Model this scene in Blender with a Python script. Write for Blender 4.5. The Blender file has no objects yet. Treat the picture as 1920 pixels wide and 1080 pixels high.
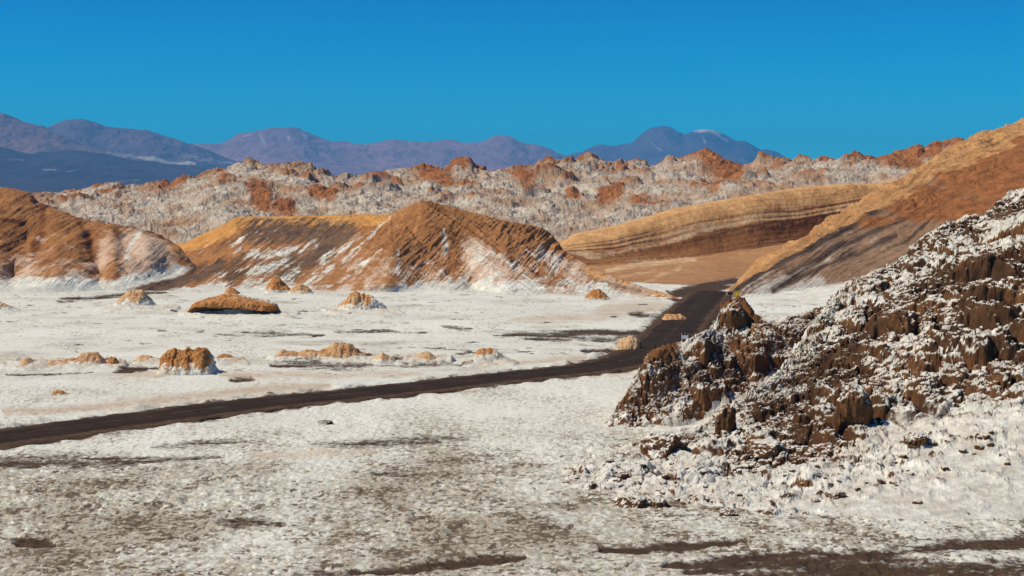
import bpy, math, random
import numpy as np
from mathutils import Vector

# ------------------------------------------------------------------ camera, sky, sun, exposure
S = bpy.context.scene
COL = S.collection
EYE = 14.0            # the eye stands 14 m above the salt flat
F = 3045.0            # focal length in photo pixels (1920 wide)
PH = 365.0            # photo row of the horizon

cd = bpy.data.cameras.new("camera")
cam = bpy.data.objects.new("camera", cd)
COL.objects.link(cam)
cam.location = (0, 0, EYE)
cam.rotation_euler = (math.radians(90), 0, 0)
cd.sensor_width = 36.0
cd.lens = 36.0 * F / 1920.0
cd.shift_y = -(540.0 - PH) / 1920.0
cd.clip_start = 1.0
cd.clip_end = 60000.0
S.camera = cam

SUN_EL, SUN_AZ = math.radians(50), math.radians(258)     # azimuth clockwise from +Y
sd = Vector((math.sin(SUN_AZ) * math.cos(SUN_EL), math.cos(SUN_AZ) * math.cos(SUN_EL), math.sin(SUN_EL)))
ld = bpy.data.lights.new("sun", 'SUN')
ld.energy = 4.9
ld.angle = math.radians(0.5)
ld.color = (1.0, 0.90, 0.74)
sun = bpy.data.objects.new("sun", ld)
COL.objects.link(sun)
sun.rotation_euler = sd.to_track_quat('Z', 'Y').to_euler()
sun.location = (0, 0, 500)

W = bpy.data.worlds.new("World")
S.world = W
W.use_nodes = True
wt = W.node_tree
wt.nodes.clear()
sky = wt.nodes.new("ShaderNodeTexSky")
sky.sky_type = 'NISHITA'
sky.sun_disc = False
sky.sun_elevation = SUN_EL
sky.sun_rotation = SUN_AZ
sky.altitude = 2500
sky.air_density = 1.0
sky.dust_density = 0.15
sky.ozone_density = 4.0
tc = wt.nodes.new("ShaderNodeTexCoord")
lift = wt.nodes.new("ShaderNodeVectorMath"); lift.operation = 'ADD'
lift.inputs[1].default_value = (0, 0, 0.022)          # high plateau: the true horizon of the air lies lower
nrm = wt.nodes.new("ShaderNodeVectorMath"); nrm.operation = 'NORMALIZE'
wt.links.new(tc.outputs["Generated"], lift.inputs[0])
wt.links.new(lift.outputs[0], nrm.inputs[0])
wt.links.new(nrm.outputs[0], sky.inputs["Vector"])
hs = wt.nodes.new("ShaderNodeHueSaturation")
hs.inputs["Saturation"].default_value = 1.5
hs.inputs["Hue"].default_value = 0.48
tint = wt.nodes.new("ShaderNodeMix")
tint.data_type = 'RGBA'; tint.blend_type = 'MULTIPLY'
tint.inputs[0].default_value = 1.0
sep = wt.nodes.new("ShaderNodeSeparateXYZ")
ramp = wt.nodes.new("ShaderNodeMapRange")
ramp.inputs[1].default_value, ramp.inputs[2].default_value = 0.02, 0.16
grade = wt.nodes.new("ShaderNodeMix"); grade.data_type = 'RGBA'
grade.inputs[6].default_value = (0.16, 1.16, 1.22, 1)
grade.inputs[7].default_value = (0.0, 0.73, 1.16, 1)
wt.links.new(tc.outputs["Generated"], sep.inputs[0])
wt.links.new(sep.outputs[2], ramp.inputs[0])
wt.links.new(ramp.outputs[0], grade.inputs[0])
wt.links.new(grade.outputs[2], tint.inputs[7])
bg = wt.nodes.new("ShaderNodeBackground")
bg.inputs[1].default_value = 0.09
wo = wt.nodes.new("ShaderNodeOutputWorld")
wt.links.new(sky.outputs[0], hs.inputs["Color"])
wt.links.new(hs.outputs[0], tint.inputs[6])
wt.links.new(tint.outputs[2], bg.inputs[0])
wt.links.new(bg.outputs[0], wo.inputs[0])

S.view_settings.view_transform = 'Standard'
S.view_settings.look = 'None'
S.view_settings.gamma = 1.0
S.view_settings.use_curve_mapping = False
S.view_settings.exposure = 0.0
S.cycles.max_bounces = 5
S.cycles.diffuse_bounces = 3
S.cycles.volume_bounces = 0

# ------------------------------------------------------------------ noise in numpy
_r = np.random.default_rng(7)
PERM = np.concatenate([_r.permutation(256)] * 3).astype(np.int32)
_g = _r.normal(size=(256, 3)); _g /= np.linalg.norm(_g, axis=1)[:, None]
GX, GY, GZ = [_g[:, i].astype(np.float32) for i in range(3)]
RND = _r.random((256, 4)).astype(np.float32)


def perlin(x, y, z):
    x = np.asarray(x, np.float32); y = np.asarray(y, np.float32); z = np.asarray(z, np.float32)
    x, y, z = np.broadcast_arrays(x, y, z)
    xf, yf, zf = np.floor(x), np.floor(y), np.floor(z)
    xi = xf.astype(np.int32) & 255; yi = yf.astype(np.int32) & 255; zi = zf.astype(np.int32) & 255
    x = x - xf; y = y - yf; z = z - zf
    u = x * x * x * (x * (x * 6 - 15) + 10)
    v = y * y * y * (y * (y * 6 - 15) + 10)
    w = z * z * z * (z * (z * 6 - 15) + 10)
    out = 0
    for a in (0, 1):
        A = PERM[xi + a]; wu = u if a else 1 - u
        for b in (0, 1):
            B = PERM[A + yi + b]; wv = v if b else 1 - v
            for c in (0, 1):
                h = PERM[(B + zi + c) & 511] & 255; ww = w if c else 1 - w
                out = out + wu * wv * ww * (GX[h] * (x - a) + GY[h] * (y - b) + GZ[h] * (z - c))
    return out * 1.5


def fbm(x, y, z, octv=4, gain=0.5, ridged=False):
    s, a, t = 0, 1.0, 0
    for i in range(octv):
        n = perlin(x + 17.3 * i, y - 9.1 * i, z + 5.7 * i)
        if ridged:
            n = 1 - 2 * np.abs(n)
        s = s + a * n; t += a
        a *= gain; x = x * 2.03; y = y * 2.03; z = z * 2.03
    return s / t


def worley(x, y, z):
    """F1, F2, random value of the cell, offset to its centre"""
    x = np.asarray(x, np.float32); y = np.asarray(y, np.float32); z = np.asarray(z, np.float32)
    x, y, z = np.broadcast_arrays(x, y, z)
    xf, yf, zf = np.floor(x), np.floor(y), np.floor(z)
    f1 = np.full(x.shape, 9.0, np.float32); f2 = f1.copy()
    rid = np.zeros(x.shape, np.float32)
    ox = np.zeros(x.shape, np.float32); oy = ox.copy()
    for a in (-1, 0, 1):
        for b in (-1, 0, 1):
            for c in (-1, 0, 1):
                cx, cy, cz = xf + a, yf + b, zf + c
                h = PERM[(PERM[PERM[cx.astype(np.int32) & 255] + (cy.astype(np.int32) & 255)] + (cz.astype(np.int32) & 255)) & 511]
                dx = cx + RND[h, 0] - x; dy = cy + RND[h, 1] - y; dz = cz + RND[h, 2] - z
                d = np.sqrt(dx * dx + dy * dy + dz * dz)
                near = d < f1
                f2 = np.where(near, f1, np.minimum(f2, d))
                f1 = np.where(near, d, f1)
                rid = np.where(near, RND[h, 3], rid)
                ox = np.where(near, dx, ox); oy = np.where(near, dy, oy)
    return f1, f2, rid, ox, oy


def sstep(a, b, x):
    t = np.clip((x - a) / (b - a), 0, 1)
    return t * t * (3 - 2 * t)


# ------------------------------------------------------------------ survey helpers
def gd(py, z=0.0):
    """distance at which the sight line of photo row py meets height z"""
    return (EYE - z) * F / (py - PH)


def pt(px, py, D):
    return ((px - 960) / F * D, D, EYE - (py - PH) / F * D)


def photo(x, y, z):
    return 960 + F * x / y, PH + F * (EYE - z) / y


def strokes(px, py, lst, taper=0.0):
    """soft brush marks on the ground (half width, strength, polyline); 0.5 falls at the half width"""
    m = np.zeros(px.shape, np.float32)
    for hw, st, pts in lst:
        if len(pts) == 1:
            pts = pts * 2
        d = np.full(px.shape, 1e9, np.float32); tt = np.zeros(px.shape, np.float32)
        k = len(pts) - 1
        for i, ((x0, y0), (x1, y1)) in enumerate(zip(pts[:-1], pts[1:])):
            vx, vy = x1 - x0, y1 - y0
            L = vx * vx + vy * vy + 1e-6
            t = np.clip(((px - x0) * vx + (py - y0) * vy) / L, 0, 1)
            q = np.hypot(px - x0 - t * vx, py - y0 - t * vy)
            tt = np.where(q < d, (i + t) / k, tt)
            d = np.minimum(d, q)
        h = hw * (1 - taper + taper * np.sqrt(np.clip(4 * tt * (1 - tt), 0.01, 1)))
        m = np.maximum(m, st * np.clip(1.2 - 0.7 * d / h, 0, 1))
    return m


def blob(px, py, lst):
    """soft ellipses (cx, cy, rx, ry, strength)"""
    m = np.zeros(px.shape, np.float32)
    for cx, cy, rx, ry, st in lst:
        d = np.sqrt(((px - cx) / rx) ** 2 + ((py - cy) / ry) ** 2)
        m = np.maximum(m, st * np.clip(1.3 - d, 0, 1))
    return m


def gauss(a, n):
    if n <= 0:
        return a
    k = np.exp(-0.5 * (np.arange(-3 * n, 3 * n + 1) / n) ** 2); k /= k.sum()
    return np.convolve(np.pad(a, 3 * n, mode='edge'), k, mode='valid')


def loft(rows, x0, x1, nu, nseg, smooth=0):
    """rows from front to back: [(px, py, D), ...] or ('back', dD, dz[, same px]). Returns X,Y,Z grids and the row parameter V."""
    u = np.linspace(x0, x1, nu)
    R = []
    for r in rows:
        if r[0] == 'back':
            X, Y, Z = R[-1]
            Y2 = Y + r[1]
            R.append((X * Y2 / Y, Y2, Z + r[2]))
        elif r[0] == 'front':
            R.append(None)
        else:
            a = np.array(r, float)
            py = gauss(np.interp(u, a[:, 0], a[:, 1]), smooth)
            D = gauss(np.interp(u, a[:, 0], a[:, 2]), max(smooth, 6))
            R.append(((u - 960) / F * D, D, EYE - (py - PH) / F * D))
    for i, r in enumerate(R):
        if r is None:
            X, Y, Z = R[i + 1]
            Y2 = Y + rows[i][1]
            R[i] = (X * Y2 / Y, Y2, Z + rows[i][2])
    R = [np.stack(r) for r in R]
    out, V = [], []
    n = len(R)
    for i in range(n - 1):
        p0, p1, p2, p3 = R[max(i - 1, 0)], R[i], R[i + 1], R[min(i + 2, n - 1)]
        m1, m2 = (p2 - p0) * 0.35, (p3 - p1) * 0.35
        m1 = np.clip(m1, -np.abs(p2 - p1), np.abs(p2 - p1)); m2 = np.clip(m2, -np.abs(p2 - p1), np.abs(p2 - p1))
        k = nseg[i]
        for j in range(k + (1 if i == n - 2 else 0)):
            t = j / k
            h = ((2 * t ** 3 - 3 * t * t + 1) * p1 + (t ** 3 - 2 * t * t + t) * m1 + (-2 * t ** 3 + 3 * t * t) * p2 + (t ** 3 - t * t) * m2)
            out.append(h); V.append(i + t)
    A = np.stack(out)
    return A[:, 0], A[:, 1], A[:, 2], np.repeat(np.array(V)[:, None], nu, 1)


def normals(X, Y, Z):
    P = np.stack([X, Y, Z], -1)
    du = np.gradient(P, axis=1); dv = np.gradient(P, axis=0)
    n = np.cross(du, dv)
    n /= np.linalg.norm(n, axis=-1, keepdims=True) + 1e-9
    n *= np.where(n[..., 2:] < 0, -1, 1) if n[..., 2].mean() < 0 else 1
    return n[..., 0], n[..., 1], n[..., 2]


def grid_mesh(name, X, Y, Z, mat, attrs=None, parent=None, smooth=True):
    nv, nu = X.shape
    me = bpy.data.meshes.new(name)
    co = np.stack([X, Y, Z], -1).reshape(-1, 3).astype(np.float32)
    idx = np.arange(nv * nu, dtype=np.int32).reshape(nv, nu)
    q = np.stack([idx[:-1, :-1], idx[:-1, 1:], idx[1:, 1:], idx[1:, :-1]], -1).reshape(-1, 4)
    me.vertices.add(len(co)); me.vertices.foreach_set("co", co.ravel())
    me.loops.add(q.size); me.loops.foreach_set("vertex_index", q.ravel())
    me.polygons.add(len(q))
    me.polygons.foreach_set("loop_start", np.arange(0, q.size, 4, dtype=np.int32))
    me.polygons.foreach_set("loop_total", np.full(len(q), 4, np.int32))
    me.polygons.foreach_set("use_smooth", np.full(len(q), smooth))
    me.update(calc_edges=True)
    for k, a in (attrs or {}).items():
        at = me.attributes.new(k, 'FLOAT', 'POINT')
        at.data.foreach_set("value", np.clip(a, 0, 1).astype(np.float32).ravel())
    me.materials.append(mat)
    o = bpy.data.objects.new(name, me)
    COL.objects.link(o)
    if parent:
        o.parent = parent
    return o


def tag(o, label, cat, group=None, kind=None):
    o["label"] = label; o["category"] = cat
    if group:
        o["group"] = group
    if kind:
        o["kind"] = kind
    return o


# ------------------------------------------------------------------ materials
def mat_ground(name, base, layers, s1=0.3, s2=3.0, bump=0.3, bscale=6.0, vary=0.25, jit=0.35, bdist=0.1, rough=0.95, stretch=None, soft=0.26):
    """base two-tone rock; layers = [(attribute, colour a, colour b)] laid over it by the mesh's own attributes, edges broken by noise"""
    m = bpy.data.materials.new(name); m.use_nodes = True
    t = m.node_tree; t.nodes.clear()
    N, L = t.nodes.new, t.links.new
    geo = N("ShaderNodeNewGeometry")
    pos = geo.outputs["Position"]
    if stretch:
        mp = N("ShaderNodeMapping"); mp.inputs["Scale"].default_value = stretch
        L(pos, mp.inputs[0]); pos = mp.outputs[0]

    def noise(scale, det=4, rg=0.6):
        n = N("ShaderNodeTexNoise"); n.inputs["Scale"].default_value = scale
        n.inputs["Detail"].default_value = det; n.inputs["Roughness"].default_value = rg
        L(pos, n.inputs["Vector"]); return n.outputs[0]

    def mrange(v, a, b, c=0.0, d=1.0, smooth=False):
        r = N("ShaderNodeMapRange"); r.interpolation_type = 'SMOOTHSTEP' if smooth else 'LINEAR'
        L(v, r.inputs[0])
        for i, q in zip((1, 2, 3, 4), (a, b, c, d)):
            r.inputs[i].default_value = q
        return r.outputs[0]

    def mix(f, a, b, mode='MIX'):
        x = N("ShaderNodeMix"); x.data_type = 'RGBA'; x.blend_type = mode
        for s, q in ((0, f), (6, a), (7, b)):
            if isinstance(q, (tuple, list)):
                x.inputs[s].default_value = (*q, 1)
            elif isinstance(q, float):
                x.inputs[s].default_value = q
            else:
                L(q, x.inputs[s])
        return x.outputs[2]

    def math_(op, a, b):
        x = N("ShaderNodeMath"); x.operation = op
        for i, q in enumerate((a, b)):
            if isinstance(q, float):
                x.inputs[i].default_value = q
            else:
                L(q, x.inputs[i])
        return x.outputs[0]

    n1 = mrange(noise(s1, 5), 0.35, 0.65)
    n2 = noise(s2, 5, 0.65)
    n3 = mrange(noise(s2 * 0.37, 4), 0.35, 0.65)
    col = mix(n1, base[0], base[1])
    for at, ca, cb, *sf in layers:
        soft_ = sf[0] if sf else soft
        a = N("ShaderNodeAttribute"); a.attribute_name = at
        f = math_('ADD', a.outputs["Fac"], math_('MULTIPLY', math_('SUBTRACT', n2, 0.5), float(jit) * 2))
        f = mrange(f, 0.5 - soft_, 0.5 + soft_, smooth=True)
        col = mix(f, col, mix(n3, ca, cb))
    v = mrange(n2, 0.3, 0.7, 1 - vary, 1 + vary)
    vv = N("ShaderNodeCombineColor"); [L(v, vv.inputs[i]) for i in range(3)]
    col = mix(1.0, col, vv.outputs[0], 'MULTIPLY')
    b = N("ShaderNodeBsdfPrincipled")
    b.inputs["Roughness"].default_value = rough
    b.inputs["Specular IOR Level"].default_value = 0.08
    L(col, b.inputs["Base Color"])
    if bump:
        bn = N("ShaderNodeBump"); bn.inputs["Strength"].default_value = bump; bn.inputs["Distance"].default_value = bdist
        L(noise(bscale, 6, 0.7), bn.inputs["Height"]); L(bn.outputs[0], b.inputs["Normal"])
    o = N("ShaderNodeOutputMaterial"); L(b.outputs[0], o.inputs[0])
    return m


def mat_plain(name, col, rough=0.6, var=0.15, scale=20):
    return mat_ground(name, (col, tuple(c * (1 - var) for c in col)), [], s1=scale, s2=scale * 3, bump=0.05, bdist=0.01, vary=0.08, rough=rough)


SALT = ((0.67, 0.66, 0.565), (0.53, 0.50, 0.415))
ORANGE = ((0.385, 0.178, 0.066), (0.265, 0.112, 0.040))
OCHRE = ((0.58, 0.29, 0.085), (0.44, 0.20, 0.055))
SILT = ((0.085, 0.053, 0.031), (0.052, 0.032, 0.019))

M_flat = mat_ground("salt_flat", ((0.72, 0.71, 0.61), (0.63, 0.615, 0.52)), [
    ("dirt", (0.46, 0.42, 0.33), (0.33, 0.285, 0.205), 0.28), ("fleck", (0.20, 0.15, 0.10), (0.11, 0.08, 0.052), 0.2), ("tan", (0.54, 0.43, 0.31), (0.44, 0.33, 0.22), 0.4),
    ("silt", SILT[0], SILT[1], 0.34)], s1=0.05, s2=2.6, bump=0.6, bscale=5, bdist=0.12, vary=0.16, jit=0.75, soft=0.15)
M_road = mat_ground("road_dirt", ((0.040, 0.0245, 0.0145), (0.027, 0.0165, 0.0105)), [
    ("dust", (0.115, 0.070, 0.038), (0.065, 0.040, 0.023))], s1=0.25, s2=2.5, bump=0.2, bscale=6, bdist=0.05, vary=0.2)
M_orange = mat_ground("orange_rock", ORANGE, [
    ("ochre", OCHRE[0], OCHRE[1]), ("dark", (0.17, 0.062, 0.022), (0.11, 0.042, 0.017)), ("pale", (0.55, 0.40, 0.29), (0.45, 0.29, 0.18)),
    ("silt", (0.17, 0.10, 0.06), (0.10, 0.062, 0.04)), ("salt", SALT[0], SALT[1])],
    s1=0.12, s2=0.9, bump=0.6, bscale=1.6, bdist=0.4, vary=0.2, jit=0.4)
M_cliff = mat_ground("cliff_rock", ((0.40, 0.215, 0.10), (0.33, 0.17, 0.075)), [
    ("ochre", (0.62, 0.36, 0.155), (0.47, 0.245, 0.092)), ("dark", (0.30, 0.135, 0.05), (0.215, 0.09, 0.033)), ("pale", (0.62, 0.43, 0.25), (0.5, 0.33, 0.18))],
    s1=0.12, s2=0.9, bump=0.25, bscale=1.2, bdist=0.3, vary=0.22, jit=0.4)
M_ridge = mat_ground("salt_ridge", ((0.40, 0.33, 0.265), (0.31, 0.245, 0.19)), [
    ("salt", (0.58, 0.515, 0.41), (0.46, 0.395, 0.30)), ("speck", (0.26, 0.19, 0.14), (0.155, 0.11, 0.08)), ("wash", (0.42, 0.29, 0.19), (0.34, 0.195, 0.105)), ("dark", (0.36, 0.145, 0.05), (0.24, 0.09, 0.034))],
    s1=0.06, s2=0.45, bump=0.8, bscale=0.7, bdist=1.0, vary=0.3, jit=0.6)
M_rocky = mat_ground("crusted_rock", ((0.105, 0.050, 0.023), (0.055, 0.028, 0.014)), [
    ("rust", (0.20, 0.09, 0.034), (0.13, 0.058, 0.024)), ("salt", (0.68, 0.655, 0.57), (0.52, 0.475, 0.39), 0.2), ("silt", SILT[0], SILT[1])],
    s1=0.4, s2=1.8, bump=0.6, bscale=5, bdist=0.15, vary=0.25, jit=0.32)
M_slope = mat_ground("brown_slope", ((0.27, 0.165, 0.095), (0.19, 0.112, 0.064)), [
    ("salt", (0.45, 0.42, 0.37), (0.38, 0.34, 0.28)), ("dark", (0.085, 0.055, 0.038), (0.06, 0.04, 0.028)), ("orange", (0.30, 0.118, 0.040), (0.19, 0.075, 0.027)),
    ("ochre", (0.48, 0.26, 0.105), (0.33, 0.165, 0.062)), ("white", SALT[0], SALT[1])],
    s1=0.15, s2=0.9, bump=0.35, bscale=1.4, bdist=0.3, vary=0.22, jit=0.4)
M_mound = mat_ground("mound_rock", ((0.50, 0.24, 0.085), (0.36, 0.15, 0.045)), [
    ("tan", (0.60, 0.40, 0.22), (0.52, 0.32, 0.16)), ("dark", (0.10, 0.055, 0.03), (0.06, 0.035, 0.022)), ("salt", SALT[0], SALT[1])],
    s1=0.5, s2=2.2, bump=0.7, bscale=3, bdist=0.2, vary=0.22, jit=0.4)


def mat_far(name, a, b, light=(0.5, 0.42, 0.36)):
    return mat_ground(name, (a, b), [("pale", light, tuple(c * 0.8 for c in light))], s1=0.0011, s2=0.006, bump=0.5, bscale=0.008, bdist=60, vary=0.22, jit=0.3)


# ------------------------------------------------------------------ road centre line (world, on the flat)
RC = [(-420, 880), (-200, 848), (0, 821), (240, 789), (480, 757), (720, 734), (960, 706), (1080, 695), (1150, 684), (1200, 670),
      (1238, 650), (1264, 622), (1285, 597), (1303, 578), (1322, 560), (1338, 546)]
_c = np.array([pt(a, b, gd(b))[:2] for a, b in RC])
_s = np.concatenate([[0], np.cumsum(np.hypot(*np.diff(_c, axis=0).T))])
_t = np.linspace(0, _s[-1], 700)
ROAD = np.stack([gauss(np.interp(_t, _s, _c[:, 0]), 10), gauss(np.interp(_t, _s, _c[:, 1]), 10)], 1)


def road_dist(X, Y):
    """signed distance to the road's centre line (positive on the far side)"""
    best = np.full(X.shape, 1e9, np.float32); sign = np.ones(X.shape, np.float32)
    P = ROAD[::14]
    for a, b in zip(P[:-1], P[1:]):
        v = b - a; L = (v * v).sum()
        t = np.clip(((X - a[0]) * v[0] + (Y - a[1]) * v[1]) / L, 0, 1)
        dx = X - a[0] - t * v[0]; dy = Y - a[1] - t * v[1]
        d = np.hypot(dx, dy)
        sg = np.sign(v[0] * dy - v[1] * dx)
        m = d < best
        best = np.where(m, d, best); sign = np.where(m, sg, sign)
    return best * sign


# ------------------------------------------------------------------ the salt flat: one sheet to the horizon
def build_flat():
    pxs = np.concatenate([np.linspace(-6000, -120, 40, endpoint=False), np.linspace(-120, 2040, 1100), np.linspace(2040, 8000, 41)[1:]])
    pys = np.linspace(1500, 520, 900)
    Ds = np.concatenate([[8, 16, 26], gd(pys), np.geomspace(gd(520.0), 800, 40)[1:], np.geomspace(800, 15500, 40)[1:]])
    PX, Y = np.meshgrid(pxs, Ds)
    X = (PX - 960) / F * Y
    px, py = photo(X, Y, 0 * X)
    rd = road_dist(X, Y); ad = np.abs(rd)
    Z = 0.10 * fbm(X / 22, Y / 22, 0 * X, 3)
    near = sstep(170, 60, Y)
    n1 = fbm(X / 1.6, Y / 1.6, 3.0 + 0 * X, 4, 0.6)
    f1, f2, rid, _, _ = worley(X / 1.1 + 0.3 * n1, Y / 1.1, 0 * X + 0.5)
    crust = sstep(0.0, 0.35, f2 - f1)
    rough = np.clip(fbm(X / 14, Y / 14, 9 + 0 * X, 3) * 1.3 + 0.55, 0.1, 1)
    Z += (0.035 + 0.13 * near) * rough * n1 + 0.06 * near * rough * (rid - 0.5) * crust
    n2 = fbm(X / 0.9, Y / 0.9, 7 + 0 * X, 4, 0.6, ridged=True)
    Z += 0.17 * near * (0.3 + 0.7 * rough) * n2
    # the bed of the road, with a low windrow of spoil on both sides
    flat = sstep(2.8, 4.6, ad)
    Z = Z * flat - 0.14 * (1 - flat)
    Z += (0.20 * np.exp(-((ad - 4.0) / 0.6) ** 2) * np.clip(0.5 + 1.4 * perlin(X / 1.6, Y / 1.6, 2 + 0 * X), 0, 2)) * sstep(260, 120, Y)
    Z -= np.where(Y > 700, 1.0, 0.0)
    big = fbm(X / 9, Y / 9, 1 + 0 * X, 4)
    fine = fbm(X / 0.8, Y / 0.8, 4 + 0 * X, 3, 0.7)
    # dark silt left in the shallow channels of the flat, plus dark patches and painted shade
    wpx = px + 60 * fbm(X / 12, Y / 20, 33 + 0 * X, 3); wpy = py + (py - PH) / 40.0 * fbm(X / 4, Y / 9, 35 + 0 * X, 4, 0.6)
    silt_shade = strokes(wpx, wpy, [
        (7, 1, [(935, 627), (1010, 627), (1100, 622), (1230, 628)]), (5, .9, [(985, 636), (1060, 634), (1230, 636)]), (9, .9, [(1150, 632), (1230, 640)]),
        (7, .9, [(1090, 658), (1150, 657), (1200, 656)]), (5, .8, [(850, 614), (905, 614)]), (3, .5, [(900, 618), (935, 618)]),
        (7, 1, [(560, 671), (640, 668), (700, 671)]), (7, 1, [(500, 684), (600, 684), (700, 684)]), (3, .7, [(690, 686), (800, 684), (960, 681)]),  # first two: mud, plus painted shade of the hollow before the long mound
        (5, .9, [(115, 564), (170, 558), (230, 552), (320, 546)]), (3, .9, [(0, 701), (90, 700), (190, 698)]), (5, 1, [(218, 695), (275, 692)]), (3, .7, [(275, 692), (320, 691)]), (4, .7, [(440, 711), (500, 710)]),
        (4, .8, [(420, 627), (590, 626)]), (2.5, .6, [(620, 622), (740, 620)]), (4, .9, [(720, 676), (745, 676)]),
        (3, .6, [(370, 620), (390, 621)]), (2.5, .5, [(80, 590), (150, 588)]), (2, .5, [(0, 605), (90, 600)]), (2, .5, [(580, 598), (630, 600)]),
        (3, .7, [(275, 619), (300, 618)]), (2, .4, [(640, 600), (760, 606)]),
        (20, .95, [(1222, 654), (1256, 610), (1284, 575)]),
        (11, 1.1, [(1262, 548), (1330, 542)]), (9, 1.1, [(1330, 534), (1390, 526)]), (8, 1.1, [(1250, 545), (1275, 560), (1290, 585)]),  # dark patch past the road bend
        (13, 1.2, [(1290, 560), (1345, 545)]), (13, 1.5, [(1258, 553), (1310, 542), (1376, 527)]), (6, .8, [(1200, 588), (1260, 592)]),
        (9, .75, [(-50, 876), (100, 872), (250, 868), (430, 858)]), (4, .8, [(-50, 862), (120, 860), (300, 858)]), (8, .62, [(270, 838), (360, 833), (470, 826)]), (9, .55, [(580, 832), (700, 832), (900, 826)]),
        (8, 1.25, [(1110, 1030), (1270, 1027), (1400, 1018)]), (8, 1.2, [(680, 1076), (820, 1062), (980, 1044)]), (7, .7, [(560, 1080), (720, 1072)]),
        (7, 1.25, [(15, 1022), (100, 1018)]), (9, .55, [(400, 985), (520, 980)]), (7, .5, [(690, 893), (790, 889)]), (7, .6, [(600, 958), (690, 955)]),
        (20, 1.0, [(1300, 1072), (1500, 1050), (1700, 1036), (2000, 1008)]), (24, 1.0, [(1400, 1090), (1960, 1066)]), (8, 1.2, [(1250, 1062), (1420, 1048), (1600, 1040), (1800, 1030)])], 0.75)
    w1 = fbm(X / 9, Y / 5, 31 + 0 * X, 5, 0.7)
    silt_shade = silt_shade * 0.92 + (1.1 * w1 + 0.45 * fine - 0.05) * (silt_shade > 0.02)
    far0 = fbm(X / 30, Y / 14, 53 + 0 * X, 2)
    ad = ad + 1.3 * fbm(X / 2.6, Y / 2.6, 61 + 0 * X, 4, 0.65)
    side = np.where(rd < 0, sstep(5.2, 3.0, ad), sstep(4.0, 3.0, ad))
    silt_shade = np.maximum(silt_shade, (side * 0.8 + 0.5 * fine + 0.1 * big) * (side > 0.01))
    dash = fbm(X / 2.6, Y / 2.0, 51 + 0 * X, 4, 0.55) + 0.25 * far0
    silt_shade = np.maximum(silt_shade, 1.1 * 0.8 * sstep(0.20, 0.42, dash) * sstep(118, 135, Y) * sstep(262, 235, Y))
    tan = strokes(wpx, wpy, [
        (10, .75, [(0, 775), (250, 760), (480, 735), (620, 722)]), (7, .7, [(420, 702), (620, 704), (800, 700)]), (6, .6, [(180, 704), (330, 702)]),
        (9, .6, [(900, 690), (1090, 672)]), (6, .65, [(1100, 706), (1200, 694)]), (9, .55, [(950, 600), (1200, 590)]), (14, .7, [(1120, 575), (1250, 575)]),
        (10, .6, [(480, 855), (700, 850)]), (5, .5, [(860, 710), (900, 700)])], 0.6)
    tan = tan * 0.9 + (0.6 * w1 + 0.3 * fine) * (tan > 0.02)
    patch = fbm(X / 7, Y / 12, 13 + 0 * X, 4, 0.65)
    sp = fbm(X / 0.34, Y / 0.60, 41 + 0 * X, 4, 0.75)
    nearw = sstep(115, 70, Y)
    dirt = 0.20 + 0.8 * patch + 1.1 * sp + 0.42 * nearw - 0.15 * sstep(1150, 1500, px) * nearw
    far_streak = fbm(X / 9, Y / 16, 15 + 0 * X, 4, 0.65)
    far2 = fbm(X / 24, Y / 7, 19 + 0 * X, 4, 0.6)
    dirt = np.where(Y > 105, np.maximum(dirt, 0.2 + 0.7 * far_streak + 0.75 * far2), dirt)
    fleck = (0.17 + 1.45 * fbm(X / 0.30, Y / 0.36, 47 + 0 * X, 4, 0.75) + 1.0 * fbm(X / 2.6, Y / 2.4, 43 + 0 * X, 4, 0.65) + 0.5 * patch) * (0.25 + 0.75 * nearw)
    p1, p2, prid, _, _ = worley(X / 0.6 + 0.5 * n1, Y / 0.55, 0 * X + 2.5)
    gap = sstep(0.22, 0.05, p2 - p1)
    fleck = fleck + 0.04 + (0.38 * gap + 0.25 * (prid - 0.6)) * nearw * np.clip(0.65 + 1.6 * patch, 0, 1.2)
    Z += 0.05 * nearw * (1 - gap) * prid - 0.12 * np.clip(silt_shade, 0, 1) * flat
    fleck = fleck * sstep(260, 150, Y)
    strip = strokes(wpx, wpy, [(7, 1, [(-60, 684), (60, 683), (200, 682), (235, 685)]), (6, .9, [(255, 680), (330, 682), (460, 680)]), (7, 1, [(505, 672), (620, 668), (720, 674), (840, 677)]), (6, .8, [(870, 680), (990, 682)]),
                            (7, .8, [(340, 588), (540, 590)]), (7, .8, [(610, 584), (745, 585)]), (7, .8, [(195, 577), (320, 579)])], 0.7)
    Z += 0.45 * np.clip(strip, 0, 1) * np.clip(0.7 + 1.2 * fbm(X / 1.6, Y / 1.6, 3 + 0 * X, 4, 0.6), 0, 2)
    tan = np.maximum(tan, 0.55 * strip + (0.9 * fbm(X / 2.2, Y / 2.2, 8 + 0 * X, 4, 0.65)) * (strip > 0.05))
    o = grid_mesh("ground", X, Y, Z, M_flat, dict(silt=silt_shade, tan=tan, dirt=dirt, fleck=fleck))
    tag(o, "white salt flat streaked with dark silt", "ground", kind="structure")


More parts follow.
